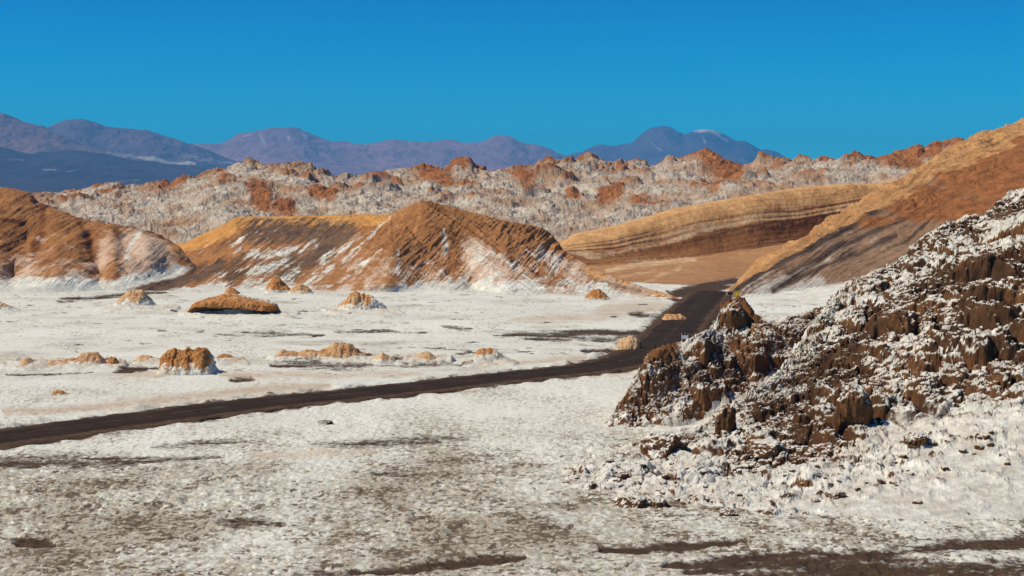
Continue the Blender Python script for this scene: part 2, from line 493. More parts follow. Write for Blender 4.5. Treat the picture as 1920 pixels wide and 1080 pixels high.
def build_road():
    n = len(ROAD)
    d = np.gradient(ROAD, axis=0); d /= np.linalg.norm(d, axis=1)[:, None]
    nrm = np.stack([-d[:, 1], d[:, 0]], 1)
    offs = np.linspace(-3.9, 3.9, 61)
    X = ROAD[:, 0][None] + nrm[:, 0][None] * offs[:, None]
    Y = ROAD[:, 1][None] + nrm[:, 1][None] * offs[:, None]
    e = 1 + 0.34 * fbm(X / 2.0, Y / 2.4, 0 * X, 5, 0.7)
    X = ROAD[:, 0][None] + nrm[:, 0][None] * offs[:, None] * e
    Y = ROAD[:, 1][None] + nrm[:, 1][None] * offs[:, None] * e
    a = np.abs(offs)[:, None] + 0 * X
    Z = 0.08 * (1 - (a / 3.0) ** 2) - 0.35 * sstep(2.9, 3.8, a) + 0.02
    Z += 0.06 * perlin(X / 1.1, Y / 1.1, 0 * X) * sstep(2.4, 3.4, a)
    for c in (-1.7, -0.5, 0.7, 1.9):                       # wheel ruts
        Z -= 0.035 * np.exp(-((offs[:, None] - c) / 0.28) ** 2)
    dust = sstep(1.7, 3.3, a) * 0.75 + 0.5 * fbm(X / 2, Y / 2, 0 * X, 5, 0.7)
    dust += 0.35 * np.cos(offs[:, None] * 2.6) * (a < 2.6)
    o = grid_mesh("road", X, Y, Z, M_road, dict(dust=dust))
    tag(o, "dark brown dirt road curving across the salt flat", "road", kind="structure")


# ------------------------------------------------------------------ hills
def hill(name, X, Y, Z, mat, attrs, label):
    o = grid_mesh(name, X, Y, Z, mat, attrs)
    return tag(o, label, "hill" if "mountain" not in name else "mountain", kind="structure")


def xf(py, z):
    return gd(py, z)


CREST_C = [(200, 470, 290), (300, 462, 287), (345, 456, 285), (375, 441, 284), (400, 431, 283), (415, 424, 282), (440, 408, 280), (470, 406, 280), (520, 406, 279), (600, 404, 278),
           (690, 402, 275), (720, 404, 272), (740, 399, 268), (770, 385, 264), (800, 377, 262), (830, 384, 262), (870, 395, 262), (900, 402, 262), (930, 411, 262),
           (985, 421, 264), (1010, 426, 266), (1030, 436, 267), (1045, 452, 266), (1058, 472, 263), (1085, 488, 256), (1110, 505, 250), (1160, 524, 243), (1210, 540, 236), (1262, 556, 222), (1300, 562, 219)]


def build_central():
    foot = [(px, py, gd(py, -0.5)) for px, py in [(200, 566), (300, 556), (400, 553), (480, 550), (560, 552), (660, 553), (850, 556), (950, 566), (1040, 569), (1150, 567), (1262, 563), (1300, 563)]]
    low = [(200, 552, 244), (300, 536, 241), (400, 530, 241), (480, 535, 240), (520, 540, 239), (560, 538, 239), (660, 540, 236), (730, 535, 233), (790, 540, 238), (850, 544, 236), (885, 546, 238), (950, 550, 229), (1040, 555, 228), (1150, 558, 224), (1262, 560, 221), (1300, 563, 219.5)]
    mid = [(200, 530, 262), (300, 512, 259), (400, 492, 258), (480, 480, 258), (560, 478, 259), (620, 472, 257), (690, 468, 251.5), (740, 464, 249), (790, 476, 251), (840, 478, 252.5), (875, 480, 253), (900, 481, 249.5), (950, 490, 247), (1000, 500, 247.5), (1040, 512, 246), (1110, 532, 238), (1180, 548, 229), (1262, 559, 221.5), (1300, 562, 219.3)]
    upp = [(200, 490, 280), (300, 478, 277), (345, 474, 275), (400, 450, 272), (440, 430, 272), (520, 428, 272), (620, 428, 270), (700, 425, 265), (745, 420, 260), (800, 415, 257), (870, 427, 257.5), (930, 442, 256), (985, 452, 257), (1030, 470, 258), (1058, 490, 254), (1110, 518, 245), (1180, 540, 233), (1262, 557, 222), (1300, 562, 219.2)]
    X, Y, Z, V = loft([foot, low, mid, upp, CREST_C, ('back', 14, -3.5), ('back', 40, -14)], 200, 1300, 1200, [50, 110, 110, 90, 20, 10], smooth=5)
    px, py = photo(X, Y, Z)
    nx, ny, nz = normals(X, Y, Z)
    fade = sstep(0.5, 1.7, V) * sstep(6.0, 4.2, V)
    orange = sstep(610, 720, px)
    # flatirons: beds dipping to the right crossed by rills running down to the left
    wp = 0.55 * fbm(X / 16, Y / 16, Z / 9, 3)
    a1, l1 = (py - 0.60 * px) / 20 + wp, (0.60 * py + px) / 130
    a2, l2 = (py + 0.95 * px) / 26 + wp, (py - 0.95 * px) / 90
    st = a1 * 1.6
    bed = fbm(a1, l1, 0 * X, 4, 0.6, ridged=True)
    g = fbm(a2, l2, 3 + 0 * X, 4, 0.55, ridged=True)
    g2 = fbm(a2 * 3.1, l2 * 2, 7 + 0 * X, 3, 0.6, ridged=True)
    pat = sstep(-0.25, 0.35, fbm(X / 11, Y / 16, Z / 7 + 5, 3))
    d = (0.46 * bed * orange * (0.25 + 0.75 * pat) + 0.58 * g * (0.4 + 0.6 * orange) * (1.1 - 0.9 * pat) + 0.18 * g2 * (0.4 + 0.6 * pat) - 0.2) * fade * (1 - 0.5 * sstep(1020, 1100, px))
    d += (0.26 * fbm(X / 1.5, Y / 1.5, Z / 1.5, 4, 0.65)) * fade
    # crisp crag along the crest
    d *= 1 - 0.75 * np.exp(-((V - 4) / 0.2) ** 2)
    X = X + nx * d; Y = Y + ny * d; Z = Z + nz * d
    nx, ny, nz = normals(X, Y, Z)
    n = fbm(X / 5, Y / 5, Z / 3, 4, 0.6)
    diag = fbm((py + 0.72 * px) / 6.5 + 0.4 * n, (px - 0.72 * py) / 80, 0 * px, 4, 0.65)     # slope wash drawn out downhill to the left
    fl = 0.9 * fbm(a2 * 1.3, l2 * 0.7, 11 + 0 * X, 4, 0.65)
    left = sstep(720, 640, px + 0.5 * (py - 440))
    ochre = strokes(px, py, [(14, 1.1, [(425, 413), (520, 413), (620, 412), (720, 411)]), (17, 1, [(345, 455), (385, 443), (430, 428)]), (10, .8, [(1105, 508), (1180, 533), (1250, 556)])])
    ochre = np.where(V > 3.85, np.maximum(ochre, left), ochre) + 0.25 * n * (ochre > 0.02)
    silt = strokes(px, py, [(22, 1.1, [(480, 434), (560, 432), (660, 436)]), (18, 1.1, [(640, 440), (590, 480), (530, 525)]), (11, .9, [(560, 480), (500, 500), (430, 522)]),
                            (12, .9, [(480, 482), (420, 505), (370, 512)]), (13, 1.25, [(415, 498), (370, 518), (300, 540), (200, 552)]), (8, .6, [(440, 445), (400, 470)]), (6, .6, [(1130, 530), (1200, 548)])]) 
    silt0 = silt
    nq = fbm(X / 1.1, Y / 1.1, Z / 1.1, 3, 0.7)
    silt = (silt * 0.72 + 1.0 * diag + 0.3 * n + 0.45 * nq + 0.03) * (px < 720) * (V < 3.7) * left + 0.9 * silt0 * sstep(1040, 1130, px)
    salt = strokes(px, py, [(9, 1.1, [(700, 436), (650, 462), (606, 488)]), (11, 1, [(560, 468), (500, 478), (450, 470)]), (11, 1, [(540, 490), (480, 508), (410, 515)]), (9, 1, [(475, 440), (440, 455)]),
                            (8, .9, [(555, 508), (500, 540)]), (9, .9, [(620, 500), (560, 540)]), (7, .8, [(590, 455), (540, 475)]), (10, .9, [(450, 530), (540, 540)]), (6, .6, [(500, 450), (490, 452)])])
    salt = (salt * 0.58 - 1.1 * diag + 0.2 * n + 0.35 * nq) * left * (V < 3.5)
    # salt blooming on the lower slopes, brushed up the gullies
    wash = sstep(512, 562, py + 24 * n + 30 * fl + 12 * g) * 1.1
    wash = np.maximum(wash, 0.2 + 1.2 * sstep(1.0, 0.35, V))
    wash *= 1 - 0.6 * strokes(px, py, [(40, 1, [(610, 525), (690, 530)]), (20, .9, [(1030, 545), (1070, 555)])])
    facets = strokes(px, py, [(22, .95, [(890, 470), (905, 490), (940, 530)]), (9, .9, [(965, 505), (1000, 540)]), (12, .9, [(1012, 475), (1040, 490)]), (7, .6, [(832, 445), (835, 470)]), (14, .8, [(900, 545), (1000, 552)]),
                              (10, .8, [(1060, 500), (1090, 520)]), (12, .7, [(1130, 540), (1200, 556)])])
    salt = np.maximum(np.maximum(salt, wash), 0.50 * facets + (0.5 * n + 0.8 * fl) * (facets > 0.02))
    salt = np.where(V > 4.0, salt * 0.3, salt) - 0.9 * np.clip(silt, 0, 1) * sstep(500, 430, px + 40 * n)
    dark = strokes(px, py, [(5, .8, [(745, 398), (800, 425), (880, 450), (960, 495), (1060, 545)]), (9, .75, [(850, 430), (848, 480), (850, 515)]), (6, .8, [(790, 380), (870, 410), (950, 440)]), (6, .7, [(950, 425), (1020, 440)]),  # upright stroke paints shade onto the right-facing gully wall
                            (5, .7, [(700, 450), (760, 440), (800, 480)]), (12, .8, [(1010, 550), (1050, 556)]), (4, .7, [(920, 520), (990, 555)]), (7, .7, [(1110, 535), (1130, 548)])])
    salt = salt - 1.3 * strokes(px, py, [(11, .9, [(1105, 508), (1180, 532), (1262, 556)]), (9, .8, [(1150, 535), (1215, 552)])])
    thin = strokes(px + 5 * n, py + 4 * n, [(3.5, .95, [(742, 402), (700, 440), (640, 492)]), (4, .9, [(715, 470), (665, 512), (600, 546)]), (3.5, .9, [(893, 455), (960, 500), (1012, 546)]), (4, .9, [(985, 470), (1050, 512), (1100, 550)]), (3, .8, [(832, 430), (838, 470), (830, 500)]),
                                            (4, .9, [(745, 470), (748, 505), (740, 540)]), (4, .9, [(800, 495), (840, 520), (860, 548)]), (3.5, .8, [(690, 455), (640, 500), (585, 530)])], 0.5)
    salt = np.maximum(salt, thin * 0.62 + (0.5 * fl + 0.55 * n) * (thin > 0.05))
    cut = strokes(px + 5 * n, py + 4 * n, [(3.5, 1, [(760, 425), (792, 465), (832, 508), (852, 540)]), (4, 1, [(878, 458), (876, 500), (868, 535)]), (3.5, 1, [(800, 382), (880, 435), (960, 490), (1050, 545)]), (3, .9, [(930, 505), (990, 548)]), (3, .9, [(735, 415), (738, 470), (741, 520)]), (3, .8, [(700, 432), (735, 455), (742, 500)])], 0.4)
    dark = (np.maximum(dark, 0.95 * cut) * 0.8 + 0.45 * (-bed + 0.1) + 0.35 * n + 0.6 * sstep(-0.05, -0.5, g)) * np.where(V > 4.2, 0, 1) * (1 - left)
    pale = (0.50 + 0.6 * n + 1.2 * fl) * sstep(610, 650, px) * sstep(430, 520, py) + 0.8 * facets + 0.3 * n * facets
    ochre = np.maximum(ochre, (0.08 + 0.95 * fbm(X / 9, Y / 14, Z / 5 + 11, 4, 0.6)) * orange)
    hill("sandstone_hill", X, Y, Z, M_orange, dict(ochre=ochre, silt=silt, salt=salt, dark=dark, pale=pale), "pointed orange sandstone hill with salt at its foot, in the middle of the valley")


def build_left():
    sk = ('front', -5, -2.5)
    foot = [(-600, 560, 222), (0, 550, 232), (60, 549, 232), (150, 549, 234), (200, 549, 236), (260, 549, 236), (320, 548, 238), (356, 547, 239), (372, 546, 240)]
    low = [(-600, 520, 238), (0, 520, 240), (25, 525, 244), (60, 522, 239), (110, 515, 237), (165, 512, 242), (188, 516, 246), (210, 508, 241), (232, 505, 244), (250, 500, 246), (280, 516, 245), (310, 517, 248), (325, 517, 249), (356, 516, 250), (372, 518, 251)]
    mid = [(-600, 440, 256), (-100, 450, 256), (-40, 455, 253), (0, 458, 254), (50, 462, 258), (75, 458, 257), (110, 460, 253.5), (150, 463, 253), (170, 466, 256), (190, 466, 255.5), (212, 463, 252.5), (228, 465, 255), (245, 466, 255), (275, 467, 251.5), (310, 476, 254), (330, 484, 254), (356, 495, 255), (372, 508, 255)]
    crest = [(-600, 320, 275), (-200, 345, 275), (-60, 352, 275), (0, 356, 275), (28, 361, 275), (50, 368, 275), (58, 371, 275), (66, 384, 275), (85, 390, 275), (110, 400, 274), (135, 410, 273), (160, 418, 272), (220, 427, 270), (285, 439, 266), (315, 452, 262), (332, 462, 258), (345, 475, 258), (356, 489, 257), (372, 506, 257)]
    X, Y, Z, V = loft([sk, foot, low, mid, crest, ('back', 14, -4), ('back', 40, -14)], -600, 372, 1100, [8, 60, 100, 100, 20, 10], smooth=5)
    px, py = photo(X, Y, Z)
    nx, ny, nz = normals(X, Y, Z)
    fade = sstep(1.0, 1.5, V) * sstep(6.0, 4.5, V) * sstep(374, 355, px)
    g = fbm(X / 6 - 0.12 * Z, Y / 40, Z / 50, 4, 0.55, ridged=True)
    st = Z / 0.9 + 1.3 * fbm(X / 14, Y / 14, Z / 9, 3)
    bed = perlin(st, 0.02 * X, 0 * X)
    gl = fbm(X / 2.4 - 0.15 * Z, Y / 30, Z / 30, 4, 0.6, ridged=True)
    d = (0.6 * g + 0.22 * gl + 0.2 * bed + 0.25 * fbm(X / 2, Y / 2, Z / 2, 4, 0.6)) * fade * (1 - 0.6 * sstep(260, 330, px))
    X = X + nx * d; Y = Y + ny * d; Z = Z + nz * d
    n = fbm(X / 4, Y / 4, Z / 4, 4, 0.6)
    down = fbm(X / 3.5 - 0.15 * Z, Y / 30, Z / 14, 4, 0.6)
    salt = sstep(510, 545, py + 13 * n + 22 * sstep(230, 330, px)) * 1.1
    salt = np.maximum(salt, 1.5 * sstep(1.45, 1.05, V))
    salt += strokes(px, py, [(6, .5, [(262, 440), (240, 470), (238, 490)])]) + 0.12 * sstep(200, 260, px)
    dark = strokes(px, py, [(9, .85, [(80, 395), (78, 440), (62, 490), (30, 540)]), (7, .9, [(148, 422), (168, 462), (172, 500), (190, 516)]), (7, .9, [(216, 432), (228, 470), (240, 495), (222, 520)]), (7, .7, [(305, 470), (310, 505)]),  # gully strokes: shade of the right-facing walls put into the colour
                            (5, .9, [(0, 415), (45, 427)]), (6, .7, [(215, 424), (290, 442), (330, 465)]), (6, .5, [(0, 440), (10, 455)]), (4, .6, [(60, 492), (120, 498)])])
    dark = dark * 0.85 + 0.45 * down + 0.3 * (bed - 0.3) + 0.5 * sstep(-0.1, -0.5, gl)
    pale = 0.1 + 0.8 * n + 0.45 * down + sstep(430, 520, py) * 0.35 + strokes(px, py, [(30, .7, [(250, 460), (290, 500)]), (16, .4, [(200, 450), (195, 490)])])
    pale *= sstep(400, 450, py)
    ochre = 0.15 + 0.6 * fbm(X / 9, Y / 9, Z / 4, 3) + strokes(px, py, [(6, .9, [(335, 466), (365, 485)])])
    silt = strokes(px, py, [(8, 1.1, [(210, 556), (300, 539), (340, 526), (375, 510)])]) 
    silt = silt + 0.35 * n * (silt > 0.02)
    salt = salt - 1.2 * silt
    hill("sandstone_hill", X, Y, Z, M_orange, dict(salt=salt, dark=dark, pale=pale, ochre=ochre, silt=silt), "gullied rust orange sandstone hill at the left edge of the valley")


def build_cliff():
    foot = [(1000, 545, 248), (1100, 548, 241), (1200, 546, 242), (1245, 541, 246), (1300, 534, 254), (1385, 519, 277), (1480, 500, 300), (1640, 480, 320), (1950, 450, 340)]
    base = [(1000, 510, 298), (1095, 500, 299), (1200, 493, 304), (1300, 483, 310), (1400, 469, 316), (1480, 456, 322), (1640, 430, 335), (1950, 400, 350)]
    brk = [(1000, 478, 300), (1055, 473, 301.5), (1150, 468, 306), (1230, 452, 311), (1300, 438, 314.5), (1400, 421, 320), (1500, 408, 327), (1640, 385, 339), (1950, 350, 354)]
    ltop = [(1000, 462, 302), (1055, 462, 303), (1150, 450, 307), (1230, 430, 312.5), (1300, 414, 316), (1400, 396, 322), (1500, 386, 329), (1640, 366, 341), (1950, 325, 356)]
    top = [(1000, 450, 306), (1055, 456, 306), (1080, 441, 308), (1150, 428, 312), (1210, 412, 315), (1260, 397, 318), (1290, 391, 320), (1340, 380, 323), (1440, 362, 330), (1500, 354, 334), (1560, 350, 338), (1600, 348, 341), (1640, 346, 345), (1730, 330, 352), (1950, 290, 365)]
    X, Y, Z, V = loft([('front', -3, -1.2), foot, base, brk, ltop, top, ('back', 12, 0.2), ('back', 40, -4)], 1000, 1950, 1000, [5, 70, 70, 45, 60, 15, 10], smooth=5)
    px, py = photo(X, Y, Z)
    nx, ny, nz = normals(X, Y, Z)
    rock = sstep(1.9, 2.15, V) * sstep(7, 5.2, V)
    ledge = perlin(V * 3.2 + 1.0 * fbm(X / 24, Y / 30, Z / 6, 4), 0.012 * X, 0 * X) + 0.15 * perlin(V * 11 + 0.9 * fbm(X / 14, Y / 30, Z / 5, 3), 0.03 * X, 5 + 0 * X)
    flute = fbm(X / 2.6, Y / 8, Z / 16, 4, 0.6, ridged=True)
    d = rock * (0.22 * ledge + 0.05 * flute + 0.14 * fbm(X / 1.3, Y / 1.3, Z / 1.3, 4, 0.6)) + (1 - rock) * 0.15 * fbm(X / 3, Y / 3, Z / 3, 3)
    d += rock * 1.2 * fbm(X / 18, Y / 40, 0 * X, 2)
    Y = Y + ny * d; X = X + nx * d; Z = Z + nz * d
    n = fbm(X / 6, Y / 6, Z / 3, 4, 0.6)
    wv = V + 0.16 * n + 0.18 * fbm(px / 130, py / 90, 0 * X, 3)
    lay = perlin(wv * 9 + 0.5 * n, 0.01 * X, 4 + 0 * X)
    ochre = sstep(2.95, 3.15, wv) * (0.95 + 0.25 * n)
    dark = sstep(1.98, 2.1, wv) * sstep(3.2, 2.9, wv) * (0.68 + 0.5 * lay) + sstep(3.0, 3.1, V) * (0.45 * (ledge - 0.35) + 0.5 * n) * 0.6
    pale = strokes(px, py, [(6, .6, [(1070, 475), (1110, 482), (1150, 477), (1250, 455), (1320, 432), (1420, 408), (1520, 398), (1600, 388)]), (4, .6, [(1180, 462), (1260, 440), (1330, 420)]), (8, .55, [(1140, 508), (1200, 495), (1300, 487)]), (6, .5, [(1210, 530), (1240, 515), (1275, 503)]), (4, .45, [(1160, 520), (1230, 507)])])
    pale = pale + 0.5 * n * (pale > 0.02)
    hill("cliff", X, Y, Z, M_cliff, dict(ochre=ochre, dark=dark, pale=pale, salt=0 * X, silt=0 * X), "banded yellow and brown sandstone cliff above a tan talus apron")


def build_right():
    r0 = [(px, py, gd(py, -0.6)) for px, py in [(1310, 568), (1345, 572), (1385, 582), (1600, 604), (1900, 604), (2600, 600)]]
    r1 = [(1310, 565, 218), (1345, 562, 221), (1385, 558, 224), (1450, 553, 226), (1520, 543, 227), (1600, 526, 228), (1700, 500, 230), (1920, 440, 232), (2600, 270, 237)]
    r2 = [(1310, 563, 219.5), (1345, 557, 229), (1385, 544, 238), (1500, 492, 247), (1600, 452, 255), (1700, 412, 262), (1800, 372, 268), (1920, 318, 275), (2600, 90, 290)]
    r3 = [(1310, 561, 221), (1345, 553, 236), (1385, 530, 250), (1430, 504, 256), (1470, 480, 262), (1520, 450, 269), (1560, 422, 275), (1600, 398, 280), (1640, 375, 285), (1690, 350, 291), (1730, 328, 297), (1765, 300, 301), (1800, 283, 305), (1830, 268, 308), (1860, 259, 312), (1890, 246, 315), (1920, 234, 318), (2600, -20, 345)]
    X, Y, Z, V = loft([r0, r1, r2, r3, ('back', 14, -2.5), ('back', 50, -24)], 1310, 2600, 1300, [60, 140, 160, 30, 10], smooth=5)
    px, py = photo(X, Y, Z)
    nx, ny, nz = normals(X, Y, Z)
    fade = sstep(0.7, 1.5, V) * sstep(5.0, 3.6, V) * sstep(1320, 1420, px)
    # beds and rills run parallel to the crest, down to the left
    cr = np.interp(px, [p[0] for p in r3], [p[1] for p in r3])
    below = py - cr
    rill = fbm(below / 16 + 0.6 * perlin(px / 120, 0 * X, 0 * X), px / 260, 0 * X, 4, 0.6, ridged=True)
    og = blob(px, py, [(1860, 330, 90, 50, 1.0), (1720, 385, 70, 28, .9), (1800, 400, 120, 22, .85), (1640, 420, 40, 10, .5), (1990, 330, 120, 90, 1)])
    flute = fbm((px - 0.7 * py) / 34 + 1.2 * fbm(X / 9, Y / 9, Z / 9, 3), (py + 0.4 * px) / 90, 0 * px, 4, 0.65, ridged=True)
    d = fade * (0.85 * rill + 0.45 * flute * np.clip(og, 0, 1) + 0.28 * fbm(X / 2, Y / 2, Z / 2, 4, 0.65) + 0.8 * fbm(X / 12, Y / 12, Z / 12, 3))
    d += np.exp(-((V - 3.0) / 0.28) ** 2) * 1.25 * fbm(X / 4.2, Y / 4.2, Z / 4.2, 5, 0.65, ridged=True) * sstep(1370, 1430, px)
    X = X + nx * d; Y = Y + ny * d; Z = Z + nz * d
    n = fbm(X / 5, Y / 5, Z / 3, 4, 0.6)
    w = 11 + 19 * sstep(1420, 1700, px) 
    nb = fbm(X / 14, Y / 14, Z / 14, 3) 
    ochre = sstep(1.5, 0.3, below / w + 0.9 * n + 0.9 * nb) * 1.05
    dark = strokes(px, py, [(6, .8, [(1385, 545), (1480, 492), (1560, 450), (1640, 405), (1720, 362)]), (6, .75, [(1480, 520), (1560, 475), (1660, 430), (1760, 385)]), (5, .6, [(1450, 548), (1560, 500), (1680, 445)]),
                            (9, .75, [(1780, 345), (1830, 300), (1900, 272), (1960, 250)]), (6, .7, [(1760, 395), (1850, 375), (1920, 372)]), (5, .6, [(1830, 365), (1870, 320)])])
    dark = dark + 0.42 * (rill - 0.35) + 0.25 * n
    dark = dark * (below > 4)
    orange = og * 1.1 + 0.7 * n * (og > 0.02) + 0.3 * flute * (og > 0.02) + 0.25 * sstep(1560, 1760, px)
    salt = strokes(px, py, [(14, .22, [(1400, 552), (1470, 528), (1560, 492), (1640, 460)]), (14, .65, [(1430, 555), (1530, 535)])]) + 0.6 * rill - 0.22 + 0.3 * n
    white = sstep(1.25, 0.8, V + 0.2 * n) * sstep(1375, 1400, px)
    hill("scree_slope_hill", X, Y, Z, M_slope, dict(ochre=ochre, dark=dark, orange=orange, salt=salt, white=white), "long brown scree hillside under a yellow crest, rising to the right edge")


RIDGE = [(-400, 385), (0, 378), (60, 373), (110, 371), (122, 364), (150, 363), (172, 363), (180, 353), (200, 352), (225, 354), (240, 357), (262, 354), (275, 349), (312, 350), (340, 345), (352, 341), (370, 335), (405, 327), (415, 321), (428, 322), (440, 312), (452, 308), (470, 309),
         (480, 318), (490, 313), (510, 311), (530, 312), (545, 313), (555, 309), (575, 310), (585, 317), (600, 325), (620, 334), (660, 336), (690, 330), (710, 326), (728, 322), (735, 327), (760, 322), (778, 318), (790, 319), (815, 318), (830, 318), (846, 313), (856, 299), (880, 297), (886, 308), (896, 318), (915, 328), (945, 322), (960, 316), (1000, 313), (1018, 303),
         (1030, 293), (1037, 300), (1060, 305), (1078, 305), (1090, 296), (1101, 288), (1110, 292), (1120, 301), (1135, 307), (1178, 313), (1186, 303), (1195, 301), (1212, 307), (1216, 314), (1236, 313), (1248, 306), (1256, 297), (1263, 305), (1280, 298), (1300, 290), (1318, 283), (1325, 280),
         (1334, 287), (1348, 293), (1352, 300), (1370, 306), (1392, 313), (1412, 309), (1430, 302), (1445, 301), (1475, 306), (1528, 303), (1536, 297), (1550, 297), (1562, 302), (1588, 301), (1600, 292), (1612, 289), (1622, 295), (1630, 293), (1640, 298), (1665, 293), (1680, 285), (1692, 284), (1705, 280), (1720, 272), (1728, 274), (1733, 280),
         (1745, 272), (1756, 265), (1766, 269), (1780, 265), (1796, 260), (1806, 265), (1815, 274), (1850, 285), (2000, 280), (2400, 270)]


def build_ridge():
    a = np.array(RIDGE, float)
    u = np.linspace(-400, 2400, 2000)
    cr = np.interp(u, a[:, 0], a[:, 1])
    tops = np.clip((gauss(cr, 40) - cr + 1.0) / 6.0, 0, 1.3)
    jag = 3.2 * np.abs(fbm(u / 13.0, 0 * u, 0 * u, 4, 0.65)) + 2.0 * fbm(u / 5.0, 0 * u + 3, 0 * u, 3, 0.6)
    crest = [(x, y, 620) for x, y in zip(u, cr + jag - 1.0)]
    sub = [(x, y + 7 + 0.15 * (335 - y), 612) for x, y in RIDGE]
    sm = gauss(cr, 25)
    upper = [(x, s + 24, 585) for x, s in zip(u, sm)]
    lower = [(-400, 412, 500), (0, 412, 500), (100, 408, 500), (300, 405, 500), (420, 375, 500), (600, 378, 505), (800, 372, 505), (900, 380, 500), (1040, 390, 495), (1200, 372, 500), (1400, 350, 505), (1700, 335, 510), (2400, 330, 510)]
    bot = [(-400, 445, 430), (0, 445, 430), (300, 438, 430), (420, 425, 430), (700, 425, 425), (1040, 442, 415), (1300, 420, 425), (1700, 390, 430), (2400, 385, 430)]
    r0 = [(-400, 472, 385), (1040, 474, 380), (2400, 460, 385)]
    X, Y, Z, V = loft([('front', -10, -3), r0, bot, lower, upper, sub, crest, ('back', 12, -4), ('back', 60, -22)], -400, 2400, 2000, [4, 36, 90, 90, 60, 26, 14, 8], smooth=0)
    px, py = photo(X, Y, Z)
    nx, ny, nz = normals(X, Y, Z)
    fade = sstep(1.0, 1.6, V) * sstep(6.0, 5.2, V)
    big = fbm(X / 42, Y / 55, 0 * X, 3, 0.5, ridged=True)
    hum = fbm(X / 13, Y / 18, Z / 14, 4, 0.55)
    f1, f2, rid, _, _ = worley(X / 9 + 0.5 * perlin(X / 5, Y / 5, Z / 5), Y / 12, Z / 9)
    crag = sstep(0.66, 0.95, rid + 0.45 * hum) * sstep(0.0, 0.45, f2 - f1)
    crag = np.maximum(crag * sstep(1.8, 3.5, V), 0)
    d = fade * (4.2 * (big - 0.3) + 2.2 * hum) * (1 - sstep(4.6, 5.4, V) * 0.7)
    d += fade * 2.4 * crag
    rdg = fbm(X / 9, Y / 12, Z / 9, 4, 0.6, ridged=True)
    d += sstep(1.0, 1.6, V) * sstep(6.2, 5.4, V) * 1.5 * rdg
    d += (sstep(1.0, 1.6, V) * sstep(8, 6.5, V)) * (1.0 * fbm(X / 1.8, Y / 2.6, Z / 1.8, 3, 0.7) + 0.6 * np.abs(perlin(X / 0.9, Y / 1.5, Z / 0.9)))
    X = X + nx * d * 0.5; Y = Y + ny * d * 0.5; Z = Z + (0.5 * nz + 0.5) * d
    nx, ny, nz = normals(X, Y, Z)
    n = fbm(X / 8, Y / 10, Z / 6, 4, 0.65)
    T = np.repeat(tops[None], X.shape[0], 0)
    ct = T * sstep(4.2, 5.6, V + 0.8 * n) * 1.25
    ct = np.maximum(ct, sstep(4.2, 6.0, V + 1.8 * n) * 0.88)
    dark = np.maximum(ct + 0.5 * n * (ct > 0.05), crag * (0.55 + 0.6 * n) + 0.1)
    dark += strokes(px, py, [(15, .9, [(480, 368), (495, 395)]), (10, .8, [(520, 400), (545, 404)]), (10, .55, [(340, 355), (310, 362)]), (12, .7, [(590, 372), (620, 385)]), (16, .75, [(795, 325), (835, 345)]), (14, .75, [(975, 335), (990, 345)]), (14, .8, [(1330, 310), (1380, 335), (1340, 360)]),
                            (10, .75, [(1130, 378), (1160, 372)]), (8, .75, [(1070, 375), (1080, 380)]), (8, .55, [(1190, 385), (1250, 390)]), (14, .8, [(1700, 300), (1750, 300)]), (12, .7, [(1650, 310), (1720, 320)])]) 
    speck = 0.16 + 1.3 * fbm(X / 2.3, Y / 3.4, Z / 1.8, 4, 0.75) + 0.35 * fbm(X / 30, Y / 30, 0 * X, 2) + sstep(3.0, 1.8, V) * 0.12 - 0.12 * nz  # brown speckle, also painting in the small shadow pits of the crust
    salt = 0.35 + 0.8 * n + 0.3 * nz
    wash = np.clip(dark, 0, 1) * 0.8 + 1.1 * fbm(X / 16, Y / 22, Z / 9 + 7, 4, 0.65) + 0.28 + 0.15 * sstep(3, 5, V)
    dark = dark + 0.45 * fbm(X / 2.5, Y / 3.5, Z / 2.5 + 3, 4, 0.7) * (dark > 0.02)
    hill("salt_ridge", X, Y, Z, M_ridge, dict(salt=salt, speck=speck, dark=dark, wash=wash), "jagged salt-crusted badland ridge topped with orange crags, across the valley")


SURF = {}
